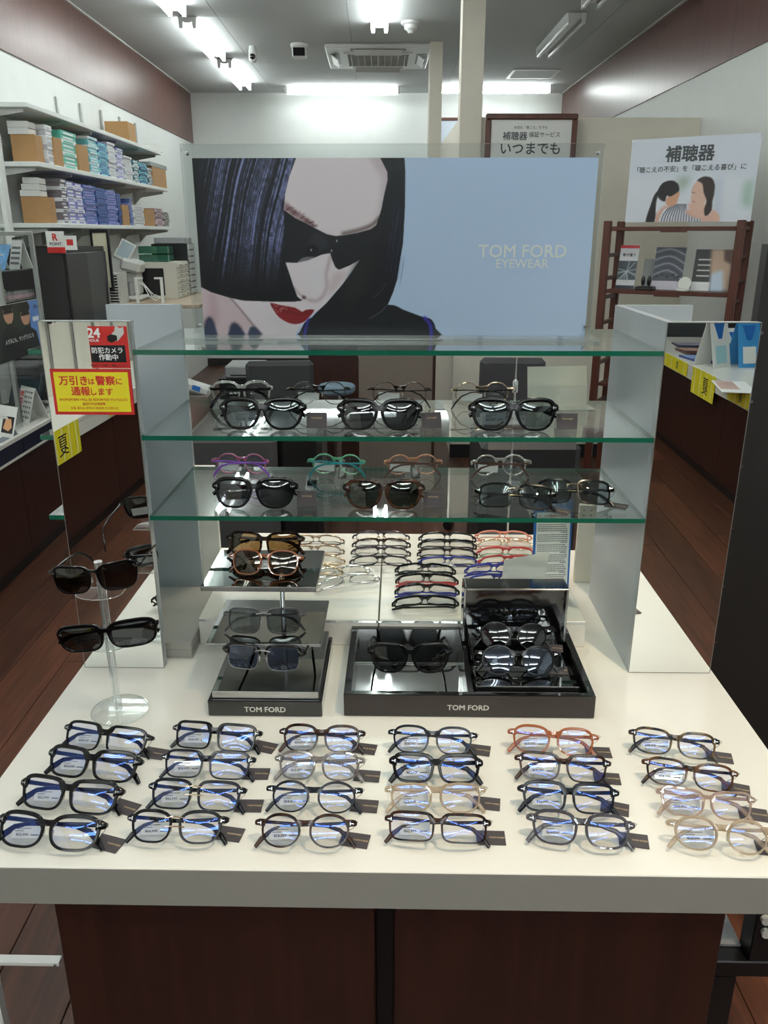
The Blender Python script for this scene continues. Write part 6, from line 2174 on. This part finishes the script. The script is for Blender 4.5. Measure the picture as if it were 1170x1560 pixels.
tent(1100, 560, 'white and blue tent card on the counter in the right mirror', .17, .36, M_PAPER, R(150), mat('pale teal print', (170, 214, 222), .5))
tent(1142, 560, 'blue leaflet card at the edge of the right mirror', .17, .34, mat('bright blue print', (70, 150, 210), .5), R(165), M_PAPER)
tent(1118, 540, 'small white price card behind the tent card in the right mirror', .14, .20, M_PAPER, R(170), M_GREYINK)
for k in range(3):
    q = R3(mz(1075 - 14 * k, 548 - 10 * k, CTR))
    t = thing('magazine', '%s magazine lying on the counter in the right mirror' % ('near', 'middle', 'far')[k], 'magazine', (q.x + .02 * k, q.y, CTR + .0006), R(6 * k - 8), 'magazines on the counter')
    MB().cbox(-.13, .13, -.17, .17, 0, .012 + .008 * (k == 1), .001).build('magazine_block', mat('magazine %d' % k, ((60, 66, 130), (78, 50, 48), (44, 46, 60))[k], .3), t)
    z_ = .0125 + .008 * (k == 1)
    MB().box(-.12, .10, -.15, .02, z_, z_ + .0004).build('cover_picture', mat('magazine cover %d' % k, ((150, 176, 226), (196, 160, 140), (150, 150, 170))[k], .3), t)
q = R3(mz(1118, 590, CTR))
t = thing('magazine', 'open white brochure near the counter edge in the right mirror', 'magazine', (q.x, q.y, CTR + .0006), R(10))
MB().cbox(-.10, .10, -.2, .2, 0, .004, .001).build('brochure_sheet', M_PAPER, t)
MB().box(-.09, .02, -.18, .1, .0042, .0046).build('brochure_picture', mat('brochure print', (206, 170, 160), .4), t)
q = R3(mz(1085, 525, CTR))
t = thing('hanging_card', 'yellow card hanging above the counter in the right mirror', 'card', (XW - .03, q.y - .25, CTR + .36), R(0))
MB(Matrix.Rotation(R(25), 4, 'X')).box(-.004, .0, -.28, .28, 0, .18).build('card_sheet', M_YEL, t)
MB(Matrix.Rotation(R(25), 4, 'X')).box(-.0055, -.0045, -.1, .12, .04, .14).build('card_picture', mat('mustard print', (150, 130, 60), .5), t)
t = thing('blue_banner', 'blue banner with pale letters above the counter in the right mirror', 'banner', (XW - .03, R3(mz(1142, 560, CTR)).y - .1, CTR + .40))
MB().box(-.004, 0, -.75, .5, 0, .2).build('banner_sheet', M_BLUE, t)
for k in range(7):
    MB().box(-.0055, -.0045, -.66 + k * .15, -.58 + k * .15, .06, .14).build('letter_block', M_WINK, t)

# cream eyewear wall in the left mirror
t = thing('eyewear_wall', 'cream backlit eyewear wall with rails behind the left counter in the mirror', 'display wall', (XL + .001, -2.6, CT + .001))
MB().box(0, .02, -1.5, 1.6, 0, 1.25).build('back_panel', M_CREAM, t)
for k in range(9):
    MB().box(.0205, .035, -1.29 + k * .34, -1.275 + k * .34, 0, 1.25).build('rail', M_ALU, t)
for k in range(6):
    q = R3(mx(116 + 0 * k, 515, -2.0))
    yy = -2.6 + (-1.13 + .34 * k)
    e = eyewear('sunglasses', '%s sunglasses hanging on the cream eyewear wall in the left mirror' % ('first', 'second', 'third', 'fourth', 'fifth', 'sixth')[k], (XL + .06, yy + .17, CT + .42 + .1 * (k % 2)), R(90), 0, .145, 'oval', A_BLK, M_LSMOKE, flip=False, fold=False, emblem=False, group='sunglasses on the eyewear wall', cat='sunglasses', N=24)
q = R3(mz(88, 640, CT))
t = thing('tent_card', 'white tent card with orange oval on the counter in the left mirror', 'tent card', (CX - .25, -1.55, CT + .0006), R(60))
MB(Matrix.Rotation(R(-14), 4, 'X')).box(-.09, .09, 0, .003, 0, .34).build('front_sheet', M_PAPER, t)
MB(Matrix.Translation((0, .17, 0)) @ Matrix.Rotation(R(14), 4, 'X')).box(-.09, .09, -.003, 0, 0, .34).build('back_sheet', M_PAPER, t)
MB(Matrix.Rotation(R(-14), 4, 'X')).prism([(.04 * math.cos(i * .4), .24 + .055 * math.sin(i * .4)) for i in range(16)], -.0012, -.0004, 'xz').build('picture', mat('peach print', (222, 180, 120), .5), t)

for _o in SC.objects:
    if '_o' in _o:
        del _o['_o']
